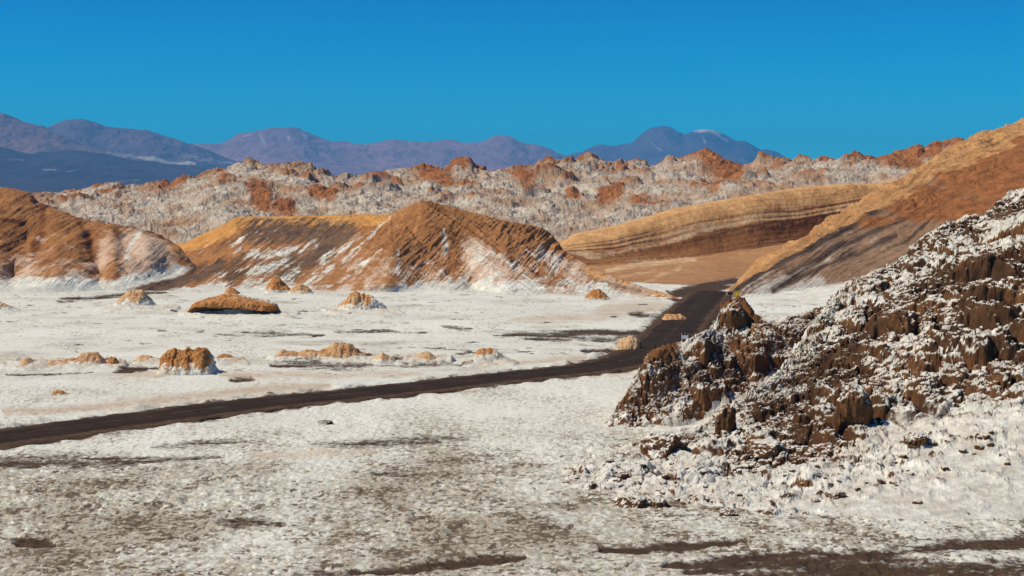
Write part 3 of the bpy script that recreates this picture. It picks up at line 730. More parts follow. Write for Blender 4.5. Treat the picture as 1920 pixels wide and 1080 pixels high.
# foreground rocks -----------------------------------------------------------
def blocky(X, Y, Z, R, seed, s=1.0, TR=1.0):
    """break a slope into crusted blocks: terraces with steep faces, then rounded lumps of crust"""
    nx, ny, nz = normals(X, Y, Z)
    nz = np.maximum(nz, 0.35)
    gx, gy = np.clip(-nx / nz, -1.0, 1.0), np.clip(-ny / nz, -1.0, 1.0)
    wx = fbm(X / 1.8, Y / 1.8, Z / 1.8 + seed, 4, 0.6); wy = fbm(X / 1.8 + 40, Y / 1.8, Z / 1.8 + seed, 4, 0.6)
    dz = 0
    A_, B_ = 0.85 * X + 0.52 * Z, -0.52 * X + 0.85 * Z                   # along and across the slump of the slope
    for k, (c, amp, kk, cr) in enumerate(((3.2 * s, 1.0, 0.75, 0.5), (1.35 * s, 0.4, 0.35, 0.22))):
        f1, f2, rid, ox, oy = worley((X + 0.35 * wx * c) / c, (Y + 0.35 * wy * c) / (c * 1.2), Z / (c * 2) + seed + 3.1 * k)
        e = f2 - f1
        inn = sstep(0.0, 0.30, e)
        m = R * sstep(0.25, 0.6, rid + 0.35 * wx + 0.15)
        m = m * np.clip(TR, 0, 1.6)
        dz = dz + m * inn * (kk * (gx * ox * c + gy * oy * c * 1.2) + amp * (rid - 0.3)) - R * cr * (1 - sstep(0, 0.12, e)) * (rid > 0.45)
    crest = fbm(A_ / (4.2 * s) + 0.25 * wx, Y / (2.6 * s), B_ / (1.7 * s) + seed, 5, 0.6, ridged=True)
    Z2 = Z + dz + R * 0.78 * s * (crest - 0.1)
    nx, ny, nz = normals(X, Y, Z2)
    d = 0.26 * s * fbm(X / (0.9 * s) + 0.3 * wy, Y / (1.1 * s), Z2 / (1.3 * s) + seed + 4, 5, 0.62, ridged=True)
    f1, f2, rid, _, _ = worley(X / (0.5 * s) + 0.4 * wy, Y / (0.6 * s), Z2 / (0.6 * s) + 9 + seed)
    d = d + 0.20 * s * (0.5 - f1) * (0.2 + 1.4 * rid)
    d = d + 0.16 * fbm(X / 0.55, Y / 0.55, Z2 / 1.8 + seed, 4, 0.65)
    d = (d - 0.08) * (0.06 + 0.94 * R)
    steep = sstep(0.75, 0.35, nz)
    d = d * (1 - 0.35 * steep)
    Xo, Yo, Zo = X + nx * d, Y + ny * d, Z2 + nz * d
    k = R > 0.5
    Zo = Zo - R * np.median((Zo - Z)[k])
    return Xo, Yo, Zo, steep


def build_foreground():
    g = lambda px, py, z: (px, py, gd(py, z))
    r0 = [g(980, 940, -.3), g(1100, 955, -.3), g(1250, 978, -.3), g(1400, 1000, -.3), g(1650, 1012, -.3), g(1920, 1000, -.3), g(2500, 990, -.3)]
    r1 = [g(980, 925, -.2), g(1100, 905, .15), g(1200, 895, .35), g(1400, 885, .7), g(1560, 850, 1.3), g(1700, 800, 2.3), g(1800, 778, 2.9), g(1920, 735, 3.9), g(2500, 560, 8)]
    r2 = [g(980, 915, -.2), g(1100, 872, .2), g(1200, 852, .6), g(1300, 822, 1.0), g(1400, 800, 1.6), g(1480, 760, 2.4), (1560, 700, 93), (1650, 650, 96), (1750, 600, 98), (1830, 560, 99), (1920, 520, 100), (2500, 330, 106)]
    r3 = [g(980, 910, -.25), g(1100, 862, .15), g(1180, 842, .5), g(1230, 830, .7), g(1300, 801, 1.2), g(1400, 755, 2.2), (1460, 700, 96), (1500, 650, 102), (1530, 605, 105), (1550, 576, 107), (1575, 552, 109), (1600, 535, 111), (1640, 515, 112), (1680, 500, 113), (1715, 468, 114), (1740, 446, 114.5), (1770, 428, 115), (1800, 420, 116), (1850, 398, 117), (1920, 358, 118), (2500, 130, 128)]
    X, Y, Z, V = loft([r0, r1, r2, r3, ('back', 5, -1.0), ('back', 30, -14)], 980, 2500, 1500, [170, 300, 330, 40, 20], smooth=5)
    px, py = photo(X, Y, Z)
    n0 = fbm(X / 5, Y / 5, Z / 5, 4, 0.6)
    R = sstep(0.40, 1.40, V + 0.75 * n0 + 0.22 * sstep(1620, 1450, px)) * sstep(1000, 1180, px + 60 * n0) * sstep(5, 4.0, V)
    # where the rock band is thin the ground is only rubble
    thin = sstep(0.3, 3.0, np.interp(px, [980, 1150, 1300, 1450, 1560, 1700, 2500], [0, .35, .9, 2.0, 3.2, 4.5, 5]))
    R = R * (0.55 + 0.45 * thin)
    soft = blob(px, py, [(1230, 870, 130, 20, .5)])
    R = np.clip(R * (1 - soft), 0, 1)
    face = sstep(1440, 1540, px) * sstep(1.05, 1.3, V) * sstep(2.6, 2.1, V)
    upper = sstep(2.1, 2.7, V)                                    # smaller lumps on the upper slope
    X2, Y2, Z2, big = blocky(X, Y, Z, R, 1.0, 1.0, 1.0 - 0.65 * upper + 0.3 * face)
    rub = sstep(0.0, 0.4, fbm(X / 0.9, Y / 1.1, 3 + 0 * X, 4, 0.6)) * sstep(0.0, 0.8, V + 0.6 * n0 + 0.25 * sstep(1650, 1450, px)) * (1 - R) * sstep(1000, 1150, px)
    Z2 = Z2 + 0.26 * rub + 0.05 * fbm(X / 0.5, Y / 0.5, 0 * X, 3) * (1 - R)
    nx, ny, nz = normals(X2, Y2, Z2)
    n = fbm(X2 / 1.6, Y2 / 1.6, Z2 / 1.6, 4, 0.65)
    n4 = fbm(X2 / 5, Y2 / 5, Z2 / 5, 3, 0.5)
    nf = fbm(X2 / 0.45, Y2 / 0.45, Z2 / 0.45, 3, 0.7)
    slump = fbm((0.85 * X2 + 0.52 * Z2) / 7, Y2 / 5, (-0.52 * X2 + 0.85 * Z2) / 1.5, 4, 0.6)
    salt = sstep(0.40, 0.92, nz + 0.35 * n + 0.4 * n4 + 0.75 * slump + 0.10 * nf + 0.15 * upper - 0.07 * face)
    salt = salt * R + (1 - R) * (0.92 + 0.25 * n + 0.35 * nf - 0.75 * sstep(0.12, 0.5, fbm(X2 / 0.28, Y2 / 0.5, 5 + 0 * X, 3, 0.7) + 0.45 * n4 - 0.1 * sstep(1300, 1700, px)))
    salt = salt - 1.1 * sstep(-0.25, 0.3, n + nf) * rub
    rust = 0.35 + 0.9 * n4
    SURF["hill"] = (X2, Y2, Z2, V)
    hill("rocky_hill", X2, Y2, Z2, M_rocky, dict(salt=salt, rust=rust, silt=0 * X), "dark brown rocky slope crusted with white salt, filling the right foreground")


def build_spur():
    g = lambda px, py, z: (px, py, gd(py, z))
    r0 = [g(1090, 822, -.3), g(1135, 812, -.3), g(1230, 816, -.3), g(1300, 806, -.2), g(1400, 770, .6), g(1460, 720, 1.8), (1560, 660, 108), (1680, 640, 111)]
    r1 = [g(1090, 819, -.25), g(1135, 803, -.1), (1165, 783, 98), (1230, 770, 98.5), (1300, 745, 100), (1400, 700, 104), (1460, 670, 107), (1560, 630, 111), (1680, 610, 114)]
    r2 = [g(1090, 818, -.25), (1135, 800, 98.2), (1165, 765, 98.6), (1190, 735, 99), (1230, 700, 99.8), (1300, 680, 102), (1345, 650, 104.5), (1385, 625, 107.5), (1430, 640, 107), (1460, 635, 108), (1560, 610, 111.5), (1680, 590, 115)]
    r3 = [g(1090, 817, -.25), (1128, 802, 98.3), (1140, 790, 98.6), (1155, 765, 99), (1165, 747, 99.4), (1178, 725, 99.8), (1190, 706, 100.2), (1203, 685, 101), (1213, 666, 101.5), (1225, 655, 102), (1240, 649, 102.2), (1262, 643, 103), (1285, 640, 104), (1305, 628, 105), (1325, 619, 106.5), (1343, 603, 108.5),
          (1347, 590, 109.5), (1353, 572, 110.8), (1362, 563, 111.5), (1372, 561, 112), (1385, 556, 113), (1398, 560, 113), (1404, 570, 112.5), (1412, 583, 111.5), (1425, 594, 110.5), (1450, 602, 110), (1475, 592, 111.5), (1500, 588, 112.5), (1545, 574, 114), (1600, 560, 116), (1680, 540, 118)]
    X, Y, Z, V = loft([r0, r1, r2, r3, ('back', 3, -.8), ('back', 18, -9)], 1090, 1680, 900, [60, 190, 220, 30, 15], smooth=3)
    px, py = photo(X, Y, Z)
    n0 = fbm(X / 4, Y / 4, Z / 4, 4, 0.6)
    R = sstep(0.15, 0.9, V + 0.4 * n0) * sstep(5, 4.2, V) * sstep(1100, 1150, px)
    R = R * (1 - 0.45 * np.exp(-((V - 3) / 0.2) ** 2))
    X2, Y2, Z2, big = blocky(X, Y, Z, R * 0.75, 5.0, 0.75)
    sky_now = photo(X2, Y2, Z2)[1][20:].min(0)
    want = np.interp(np.linspace(1090, 1680, X.shape[1]), [p[0] for p in r3], [p[1] for p in r3])
    Z2 = Z2 + gauss(sky_now - want, 8)[None] / F * Y2 * sstep(0.8, 3.0, V)
    nx, ny, nz = normals(X2, Y2, Z2)
    n = fbm(X2 / 1.3, Y2 / 1.3, Z2 / 1.3, 4, 0.65)
    n4 = fbm(X2 / 4, Y2 / 4, Z2 / 4, 3, 0.5)
    nf = fbm(X2 / 0.4, Y2 / 0.4, Z2 / 0.4, 3, 0.7)
    salt = sstep(0.36, 0.90, nz + 0.45 * n + 0.65 * n4 + 0.12 * nf)
    cap = strokes(px, py, [(16, .95, [(1225, 662), (1260, 650)]), (22, 1.0, [(1375, 566), (1398, 575), (1412, 590)]), (16, .7, [(1380, 640), (1400, 660)])])
    salt = salt * (1 - 0.85 * np.clip(cap, 0, 1))
    salt += strokes(px, py, [(14, .8, [(1295, 650), (1340, 622), (1352, 600)]), (12, .6, [(1180, 735), (1230, 690)])]) * (nz > 0.4)
    salt = np.where(R < 0.3, 1.0, salt)
    rust = 0.58 + 0.8 * n4 + 0.7 * cap
    SURF["spur"] = (X2, Y2, Z2, V)
    hill("rocky_spur", X2, Y2, Z2, M_rocky, dict(salt=salt, rust=rust, silt=0 * X), "brown crusted rock spur ending beside the road bend")


# far mountains --------------------------------------------------------------
def build_far():
    def layer(name, crest, Dc, foot_py, Df, mat, label, x0, x1, nu, pale=(), amp=1.0, seed=0.0, px_sm=3):
        c = [(x, y, Dc) for x, y in crest]
        f = [(x0, foot_py, Df), (x1, foot_py, Df)]
        a = np.array(crest, float)
        uu = np.linspace(x0, x1, 200)
        cy = gauss(np.interp(uu, a[:, 0], a[:, 1]), 6)
        m = [(x, foot_py * 0.45 + y * 0.55 + 5, Df * 0.4 + Dc * 0.6) for x, y in zip(uu, cy)]
        X, Y, Z, V = loft([('front', -300, -60), f, m, c, ('back', 900, -90), ('back', 2500, -500)], x0, x1, nu, [4, 60, 70, 10, 6], smooth=px_sm)
        px, py = photo(X, Y, Z)
        nx, ny, nz = normals(X, Y, Z)
        fade = sstep(1.0, 2.0, V) * sstep(5.0, 3.3, V)
        k = Dc / 9000.0
        d = fade * amp * k * (30 * fbm(X / (300 * k) + seed, Y / (900 * k), Z / (500 * k), 5, 0.55, ridged=True) + 10 * fbm(X / (90 * k), Y / (200 * k), Z / (90 * k) + seed, 3))
        edge = 1 - 0.8 * np.exp(-((V - 3) / 0.12) ** 2)
        X = X + nx * d * edge; Y = Y + ny * d * edge; Z = Z + nz * d * edge
        n = fbm(X / (260 * k), Y / (260 * k), Z / (120 * k) + seed, 4, 0.6)
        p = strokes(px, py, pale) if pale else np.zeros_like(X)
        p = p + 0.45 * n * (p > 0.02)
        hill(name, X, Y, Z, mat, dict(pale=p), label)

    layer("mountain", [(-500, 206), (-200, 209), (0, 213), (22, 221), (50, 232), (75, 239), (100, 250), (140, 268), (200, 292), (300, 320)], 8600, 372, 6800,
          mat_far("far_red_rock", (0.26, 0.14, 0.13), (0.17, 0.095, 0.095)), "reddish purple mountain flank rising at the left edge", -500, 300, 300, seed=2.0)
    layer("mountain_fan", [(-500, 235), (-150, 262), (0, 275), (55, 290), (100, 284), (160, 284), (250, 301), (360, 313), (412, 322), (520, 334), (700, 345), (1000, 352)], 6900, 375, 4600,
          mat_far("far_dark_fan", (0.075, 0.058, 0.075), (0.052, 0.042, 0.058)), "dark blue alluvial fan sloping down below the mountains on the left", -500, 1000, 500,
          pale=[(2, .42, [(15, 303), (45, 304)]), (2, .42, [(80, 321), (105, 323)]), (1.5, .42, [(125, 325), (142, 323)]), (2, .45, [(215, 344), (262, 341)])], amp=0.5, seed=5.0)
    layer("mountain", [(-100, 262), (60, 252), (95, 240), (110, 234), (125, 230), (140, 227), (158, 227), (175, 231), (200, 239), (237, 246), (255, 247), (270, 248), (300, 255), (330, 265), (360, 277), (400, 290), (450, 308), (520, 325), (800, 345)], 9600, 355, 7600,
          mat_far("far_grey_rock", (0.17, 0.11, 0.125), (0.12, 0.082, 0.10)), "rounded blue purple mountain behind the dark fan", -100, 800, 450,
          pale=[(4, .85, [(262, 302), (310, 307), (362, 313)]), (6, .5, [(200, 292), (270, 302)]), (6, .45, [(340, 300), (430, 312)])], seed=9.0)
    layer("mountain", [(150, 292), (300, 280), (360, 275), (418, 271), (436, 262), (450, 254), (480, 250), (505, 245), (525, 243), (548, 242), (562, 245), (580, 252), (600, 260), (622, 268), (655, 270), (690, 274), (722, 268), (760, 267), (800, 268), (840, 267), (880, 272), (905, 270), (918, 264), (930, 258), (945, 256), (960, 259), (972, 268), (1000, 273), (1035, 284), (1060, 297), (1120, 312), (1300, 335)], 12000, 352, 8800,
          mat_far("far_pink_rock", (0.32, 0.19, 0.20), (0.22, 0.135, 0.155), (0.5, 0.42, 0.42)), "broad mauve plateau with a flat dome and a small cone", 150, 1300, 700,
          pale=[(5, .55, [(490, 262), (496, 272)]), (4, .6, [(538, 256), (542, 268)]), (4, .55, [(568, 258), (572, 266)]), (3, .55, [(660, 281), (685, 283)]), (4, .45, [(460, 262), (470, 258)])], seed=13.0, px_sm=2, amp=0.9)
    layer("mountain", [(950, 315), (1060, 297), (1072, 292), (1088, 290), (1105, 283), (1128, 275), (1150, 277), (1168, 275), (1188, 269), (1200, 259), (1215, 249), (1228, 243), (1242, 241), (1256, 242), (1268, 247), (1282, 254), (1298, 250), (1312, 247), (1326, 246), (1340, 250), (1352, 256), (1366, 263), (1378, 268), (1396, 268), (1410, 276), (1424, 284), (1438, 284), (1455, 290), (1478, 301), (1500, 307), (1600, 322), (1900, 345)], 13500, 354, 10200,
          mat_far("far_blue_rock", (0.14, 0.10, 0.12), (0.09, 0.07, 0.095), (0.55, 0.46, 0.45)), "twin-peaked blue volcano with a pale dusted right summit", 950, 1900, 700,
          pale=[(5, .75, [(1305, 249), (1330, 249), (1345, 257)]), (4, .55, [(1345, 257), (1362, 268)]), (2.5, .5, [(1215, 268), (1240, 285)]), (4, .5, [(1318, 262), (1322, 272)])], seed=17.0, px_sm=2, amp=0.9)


build_flat()
build_road()
build_central()
build_left()
build_cliff()
build_right()
build_ridge()
build_foreground()
build_spur()
build_far()

# ------------------------------------------------------------------ rock mounds standing on the flat
def mound(name, label, prof, base, ry, front=0.8, orange=0.5, tan=0.0, seed=0.0, rough=0.12, group=None, dark=None, n=(110, 70), split=None):
    """a rock mound: its skyline surveyed as (px, py), its near foot on photo row base, ry half its depth in metres"""
    a = np.array(prof, float)
    D0 = gd(base); Dc = D0 + ry
    u = np.linspace(a[0, 0], a[-1, 0], n[0]); t = np.linspace(-1, 1, n[1])
    h = EYE - (gauss(np.interp(u, a[:, 0], a[:, 1]), 1) - PH) / F * Dc
    h = np.maximum(h, 0.0)
    h = h * (0.95 + 0.22 * fbm((u - 960) / 15.0 + seed, 0 * u, 0 * u + seed, 4, 0.6))
    U, T = np.meshgrid(u, t)
    Hh = np.repeat(h[None], n[1], 0)
    X = (U - 960) / F * Dc; Y = Dc + T * ry * (0.45 + 0.55 * np.sqrt(Hh / (Hh.max() + 1e-6)))
    Z = Hh * ((1 - np.abs(T) ** 1.5) ** (front * 1.25))
    s = max(Hh.max(), 0.4)
    nn = fbm(X / (0.7 * s) + seed, Y / (0.7 * s), Z / (0.7 * s), 4, 0.6)
    rg = fbm(X / (0.7 * s) + seed, Y / (0.8 * s), Z / (0.45 * s), 4, 0.6, ridged=True)
    ed = np.sqrt(np.clip(Z / s, 0, 1))
    nx, ny, nz = normals(X, Y, Z)
    rg2 = fbm(X / (0.35 * s) + seed, Y / (0.4 * s), Z / (0.25 * s), 4, 0.65, ridged=True)
    d = s * rough * (2.3 * nn + 0.8 * rg + 0.7 * rg2 - 0.4) * ed
    X = X + nx * d; Y = Y + ny * d; Z = Z + nz * d * 0.8
    k = Z / s
    Z = Z - 0.12 - 0.25 * (np.abs(T) > 0.97)
    nf = fbm(X / 0.35 + seed, Y / 0.35, Z / 0.35, 3, 0.7)
    salt = 0.95 * sstep(orange * 1.2 + 0.3, orange * 1.2 - 0.3, k + 0.55 * nn + 0.3 * nf + 0.25 * rg)
    if split is not None:                        # one flank keeps its salt
        salt = np.maximum(salt, sstep(split, split + 14, U + 16 * nn) * (0.9 + 0.6 * nf))
    dk = np.clip(-rg * 0.8 + 0.25 * nf, 0, 1) if dark is None else dark + 0.5 * nn
    o = grid_mesh(name, X, Y, Z, M_mound, dict(salt=salt, tan=tan + 0.5 * nn, dark=dk * (salt < 0.5)))
    return tag(o, label, "rock mound", group)


def build_mounds():
    m = mound
    m("rock_mound", "low tan mound cut by the left edge, leftmost of the row on the salt flat", [(-90, 690), (-50, 676), (-10, 672), (5, 676), (30, 680), (42, 672), (50, 667), (58, 671), (72, 680), (80, 690)], 689, 1.6, orange=0.35, tan=0.75, seed=1, rough=0.10)
    m("rock_mound", "long low mound with a rust orange right end, beside a tiny cone", [(78, 690), (95, 673), (120, 671), (142, 668), (155, 660), (168, 657.5), (182, 659), (192, 666), (198, 676), (206, 690)], 690, 1.6, orange=0.42, tan=0.45, seed=4)
    m("rock_mound", "tiny brown cone beside the rust orange end of the long low mound", [(198, 690), (204, 672), (209, 664), (215, 666), (222, 676), (232, 690)], 688, 0.8, orange=0.35, tan=0.3, seed=7)
    m("rock_mound", "smooth low tan mound just left of the big orange boulder", [(250, 685), (258, 668), (265, 662), (275, 661.5), (287, 666), (305, 672), (322, 684)], 682, 1.2, orange=0.38, tan=0.9, seed=9, rough=0.08)
    m("rock_mound", "big steep orange boulder with a split face, tallest of the row on the salt flat", [(296, 703), (309, 672), (316, 657), (324, 651), (340, 648), (352, 650), (360, 654), (370, 650), (385, 655), (395, 667), (402, 686), (412, 694), (426, 705)], 704, 1.9, front=0.6, orange=0.36, tan=0.1, seed=12, rough=0.16, n=(150, 110), split=388)
    m("rock_mound", "thin tan sliver of rock right of the big orange boulder", [(400, 678), (410, 663), (422, 660), (435, 664), (452, 671), (462, 680)], 677, 0.8, orange=0.5, tan=0.4, seed=15)
    m("rock_mound", "long mound with a speckled orange peak above a dark hollow", [(500, 686), (518, 664), (530, 652), (545, 655), (560, 656), (575, 653), (600, 655), (618, 648), (626, 641), (640, 640), (655, 643), (670, 653), (690, 664), (705, 672), (716, 682)], 676, 1.8, front=0.5, orange=0.30, tan=0.5, seed=18, n=(200, 80))
    m("rock_mound", "small pale pointed mound right of the long peaked mound", [(688, 688), (700, 670), (712, 660), (718, 656.5), (726, 661), (740, 670), (756, 684)], 683, 1.1, orange=0.5, tan=0.8, seed=21, rough=0.08)
    m("rock_mound", "rounded peach mound standing alone left of the white pyramid", [(752, 684), (768, 672), (782, 661), (793, 656.5), (806, 657), (814, 664), (824, 673), (840, 684)], 679, 1.2, orange=0.36, tan=0.75, seed=24, rough=0.08)
    m("rock_mound", "white salt covered pyramid with an orange cap", [(872, 694), (884, 675), (893, 658), (899, 650.5), (910, 649.5), (922, 651), (936, 659), (958, 672), (985, 688)], 683, 1.6, front=0.7, orange=0.62, tan=0.1, seed=27, n=(140, 90), split=922)
    m("rock_mound", "jagged tan rock at the roadside bend", [(1148, 664), (1158, 648), (1164, 636), (1172, 632), (1177, 627), (1184, 629), (1190, 633), (1196, 640), (1203, 664)], 656, 1.3, front=0.5, orange=0.12, tan=0.85, seed=30, rough=0.17)
    m("rock_mound", "low brown rock beside the upper road, left of the climbing stretch", [(1236, 606), (1243, 594), (1248, 586), (1256, 586), (1266, 589), (1276, 588), (1284, 592), (1292, 604)], 601, 1.3, front=0.5, orange=0.12, tan=0.45, seed=33, rough=0.17)
    m("rock_mound", "pair of faint brown humps alone on the near side of the flat at left", [(84, 746), (98, 733), (106, 728), (116, 729), (124, 734), (140, 737), (160, 746)], 742, 0.9, orange=0.42, tan=0.2, seed=36)
    m("rock_mound", "rounded dome with an orange patch below the left sandstone hill", [(196, 584), (210, 572), (226, 556), (240, 546), (254, 543), (268, 546), (280, 555), (290, 568), (312, 580)], 578, 3.2, orange=0.48, tan=0.6, seed=39, n=(140, 90))
    m("rock_mound", "faint tan hump at the left edge below the sandstone hill", [(-40, 588), (-20, 570), (-5, 564), (8, 567), (22, 573), (45, 582), (56, 588)], 583, 2.2, orange=0.5, tan=0.8, seed=42)
    m("rock_mound", "brown tilted knob at the foot of the pointed central hill", [(488, 556), (498, 545), (506, 527), (515, 518), (526, 523), (538, 534), (550, 545), (562, 556)], 550, 2.5, orange=0.3, tan=0.2, seed=45)
    m("rock_mound", "small pinkish knob just right of the brown tilted knob", [(532, 556), (543, 543), (553, 534), (566, 531), (576, 536), (586, 546), (598, 556)], 551, 2.2, orange=0.35, tan=0.5, seed=48)
    m("rock_mound", "speckled conical mound in front of the central hill", [(612, 588), (632, 575), (648, 560), (658, 547), (668, 544), (680, 545), (696, 554), (712, 566), (726, 578), (744, 590)], 586, 3.4, orange=0.42, tan=0.45, seed=51, rough=0.15, n=(160, 90), split=690)
    m("rock_mound", "tiny reddish knob behind the overhanging orange slab", [(418, 556), (424, 544), (430, 538), (438, 539), (446, 544), (456, 556)], 552, 1.6, orange=0.2, tan=0.0, seed=54)
    m("rock_mound", "small dark brown hump on the lower right flank of the central hill", [(1090, 568), (1100, 552), (1112, 541), (1122, 539), (1134, 548), (1150, 566)], 563, 2.2, orange=0.3, tan=0.0, seed=57)
    # the slab with the undercut near edge
    foot = [(345, 594, 190), (362, 592, 187), (430, 592, 187), (512, 592, 187), (530, 594, 190)]
    rec = [(345, 590, 190.5), (364, 586, 188), (385, 582, 188.6), (405, 583, 188.6), (428, 579, 188), (455, 578.5, 188), (478, 582, 188.6), (508, 588, 188.4), (530, 590, 190.5)]
    lip0 = [(345, 590, 191), (364, 575, 187.5), (425, 577, 187), (500, 583.5, 187), (530, 590, 191)]
    lip1 = [(345, 589, 191.5), (366, 570, 187.8), (395, 567, 187.2), (450, 569, 187.2), (515, 574, 187.3), (530, 589, 191.5)]
    top = [(345, 588, 192), (366, 567, 190), (392, 558, 191), (420, 552.5, 192), (445, 552, 192), (470, 557, 192), (500, 563, 191.5), (519, 570, 190), (530, 588, 192)]
    X, Y, Z, V = loft([foot, rec, lip0, lip1, top, ('back', 4, -2.6)], 345, 530, 240, [16, 16, 14, 30, 30], smooth=2)
    nx, ny, nz = normals(X, Y, Z)
    nn = fbm(X / 1.3, Y / 1.3, Z / 1.3, 4, 0.6); nf = fbm(X / 0.4, Y / 0.4, Z / 0.4, 3, 0.7)
    d = 0.55 * nn + 0.32 * nf
    X, Y, Z = X + 0.4 * nx * d, Y - 0.5 * d, Z + 0.5 * d * (V > 1.5)
    px, py = photo(X, Y, Z)
    salt = np.where(V < 0.9, 0.75 + 0.8 * nf, 0) + sstep(3.25, 3.9, V + 0.8 * nn) * 0.8 * sstep(400, 470, px) + (V > 4.3)
    dark = np.where((V > 0.9) & (V < 1.9), 0.9, 0) + 0.3 * nf * (V < 2)  # recess under the lip darkened: overhang shade put into the colour
    o = grid_mesh("rock_slab", X, Y, Z, M_mound, dict(salt=salt, dark=dark, tan=0.1 + 0.3 * nn))
    tag(o, "flat orange slab with a dark undercut edge, standing on the salt in front of the central hill", "rock slab")


# ------------------------------------------------------------------ boulders and stones
def rock_mesh(name, seed, size, blocky_=0.5, sub=5):
    """one stone: a lumpy, flat-faced body about size = (x, y, z) metres"""
    import bmesh
    bm = bmesh.new()
    bmesh.ops.create_icosphere(bm, subdivisions=sub, radius=1.0)
    me = bpy.data.meshes.new(name); bm.to_mesh(me); bm.free()
    co = np.zeros(len(me.vertices) * 3, np.float32); me.vertices.foreach_get("co", co); co = co.reshape(-1, 3)
    p = 2 + 4 * blocky_
    r = (np.abs(co) ** p).sum(1) ** (-1 / p)
    c = co * r[:, None]
    x, y, z = c.T
    rng = np.random.default_rng(int(seed * 10))
    for _ in range(9):                                       # planes that chip the body
        v = rng.normal(size=3); v /= np.linalg.norm(v)
        k = c @ v
        lim = rng.uniform(0.70, 0.95)
        c = c - np.maximum(k - lim, 0)[:, None] * v * 0.85
    x, y, z = c.T
    n1 = fbm(x * 1.3 + seed, y * 1.3, z * 0.9, 4, 0.6); n2 = fbm(x * 4 + seed, y * 4, z * 1.2, 4, 0.65)
    fl = fbm(x * 3.2 + seed, y * 3.2, z * 0.5, 4, 0.6, ridged=True)
    f1, f2, rid, _, _ = worley(x * 3 + 0.3 * n2 + seed, y * 3, z * 3)
    lump = (0.5 - f1) * (0.3 + rid) * sstep(-0.2, 0.7, z)
    c = c * (1 + 0.26 * n1 + 0.13 * n2 + 0.09 * fl + 0.16 * lump)[:, None]
    c = c * (np.array(size) / 2)
    me.vertices.foreach_set("co", c.astype(np.float32).ravel())
    me.polygons.foreach_set("use_smooth", np.ones(len(me.polygons), bool))
    me.update()
    nrm = np.zeros(len(me.vertices) * 3, np.float32); me.vertices.foreach_get("normal", nrm); nz = nrm.reshape(-1, 3)[:, 2]
    salt = sstep(0.42, 0.95, nz + 0.5 * n1 + 0.5 * n2 + 0.3 * lump + 0.12)
    for k, a in (("salt", salt), ("rust", 0.5 + 0.9 * n1), ("silt", 0 * salt)):
        at = me.attributes.new(k, 'FLOAT', 'POINT'); at.data.foreach_set("value", np.clip(a, 0, 1).astype(np.float32))
    me.materials.append(M_rocky)
    return me


def on_surface(px, py, which="hill"):
    """where the sight line of a photo point meets the rocky hill"""
    X, Y, Z, V = SURF[which]
    qx, qy = photo(X, Y, Z)
    d = np.hypot(qx - px, qy - py) + np.where(V > 3.0, 1e4, 0)
    cand = d < max(d.min() + 1.5, 3)
    k = np.argmin(np.where(cand, Y, 1e9))
    return X.flat[k], Y.flat[k], Z.flat[k]


def boulder(label, px, py, w, h, seed, blk=0.4, group=None, which="hill", name="boulder", sink=0.42, depth=None):
    """w, h: seen size in photo pixels; (px, py) the middle of its foot"""
    if which == "flat":
        D = gd(py); x, y, z = (px - 960) / F * D, D, 0.0
    else:
        x, y, z = on_surface(px, py, which)
    k = y / F
    H_ = h * k / (1 - sink)
    o = bpy.data.objects.new(name, rock_mesh(name, seed, (w * k * 1.1, depth or w * k * 1.2, H_ * 1.05), blk, 6))
    o.location = (x, y + w * k * 0.4, z + H_ * (0.5 - sink))
    o.rotation_euler = (0, 0, math.radians((seed * 37) % 30 - 15))
    COL.objects.link(o)
    return tag(o, label, "boulder" if name == "boulder" else "stone", group)


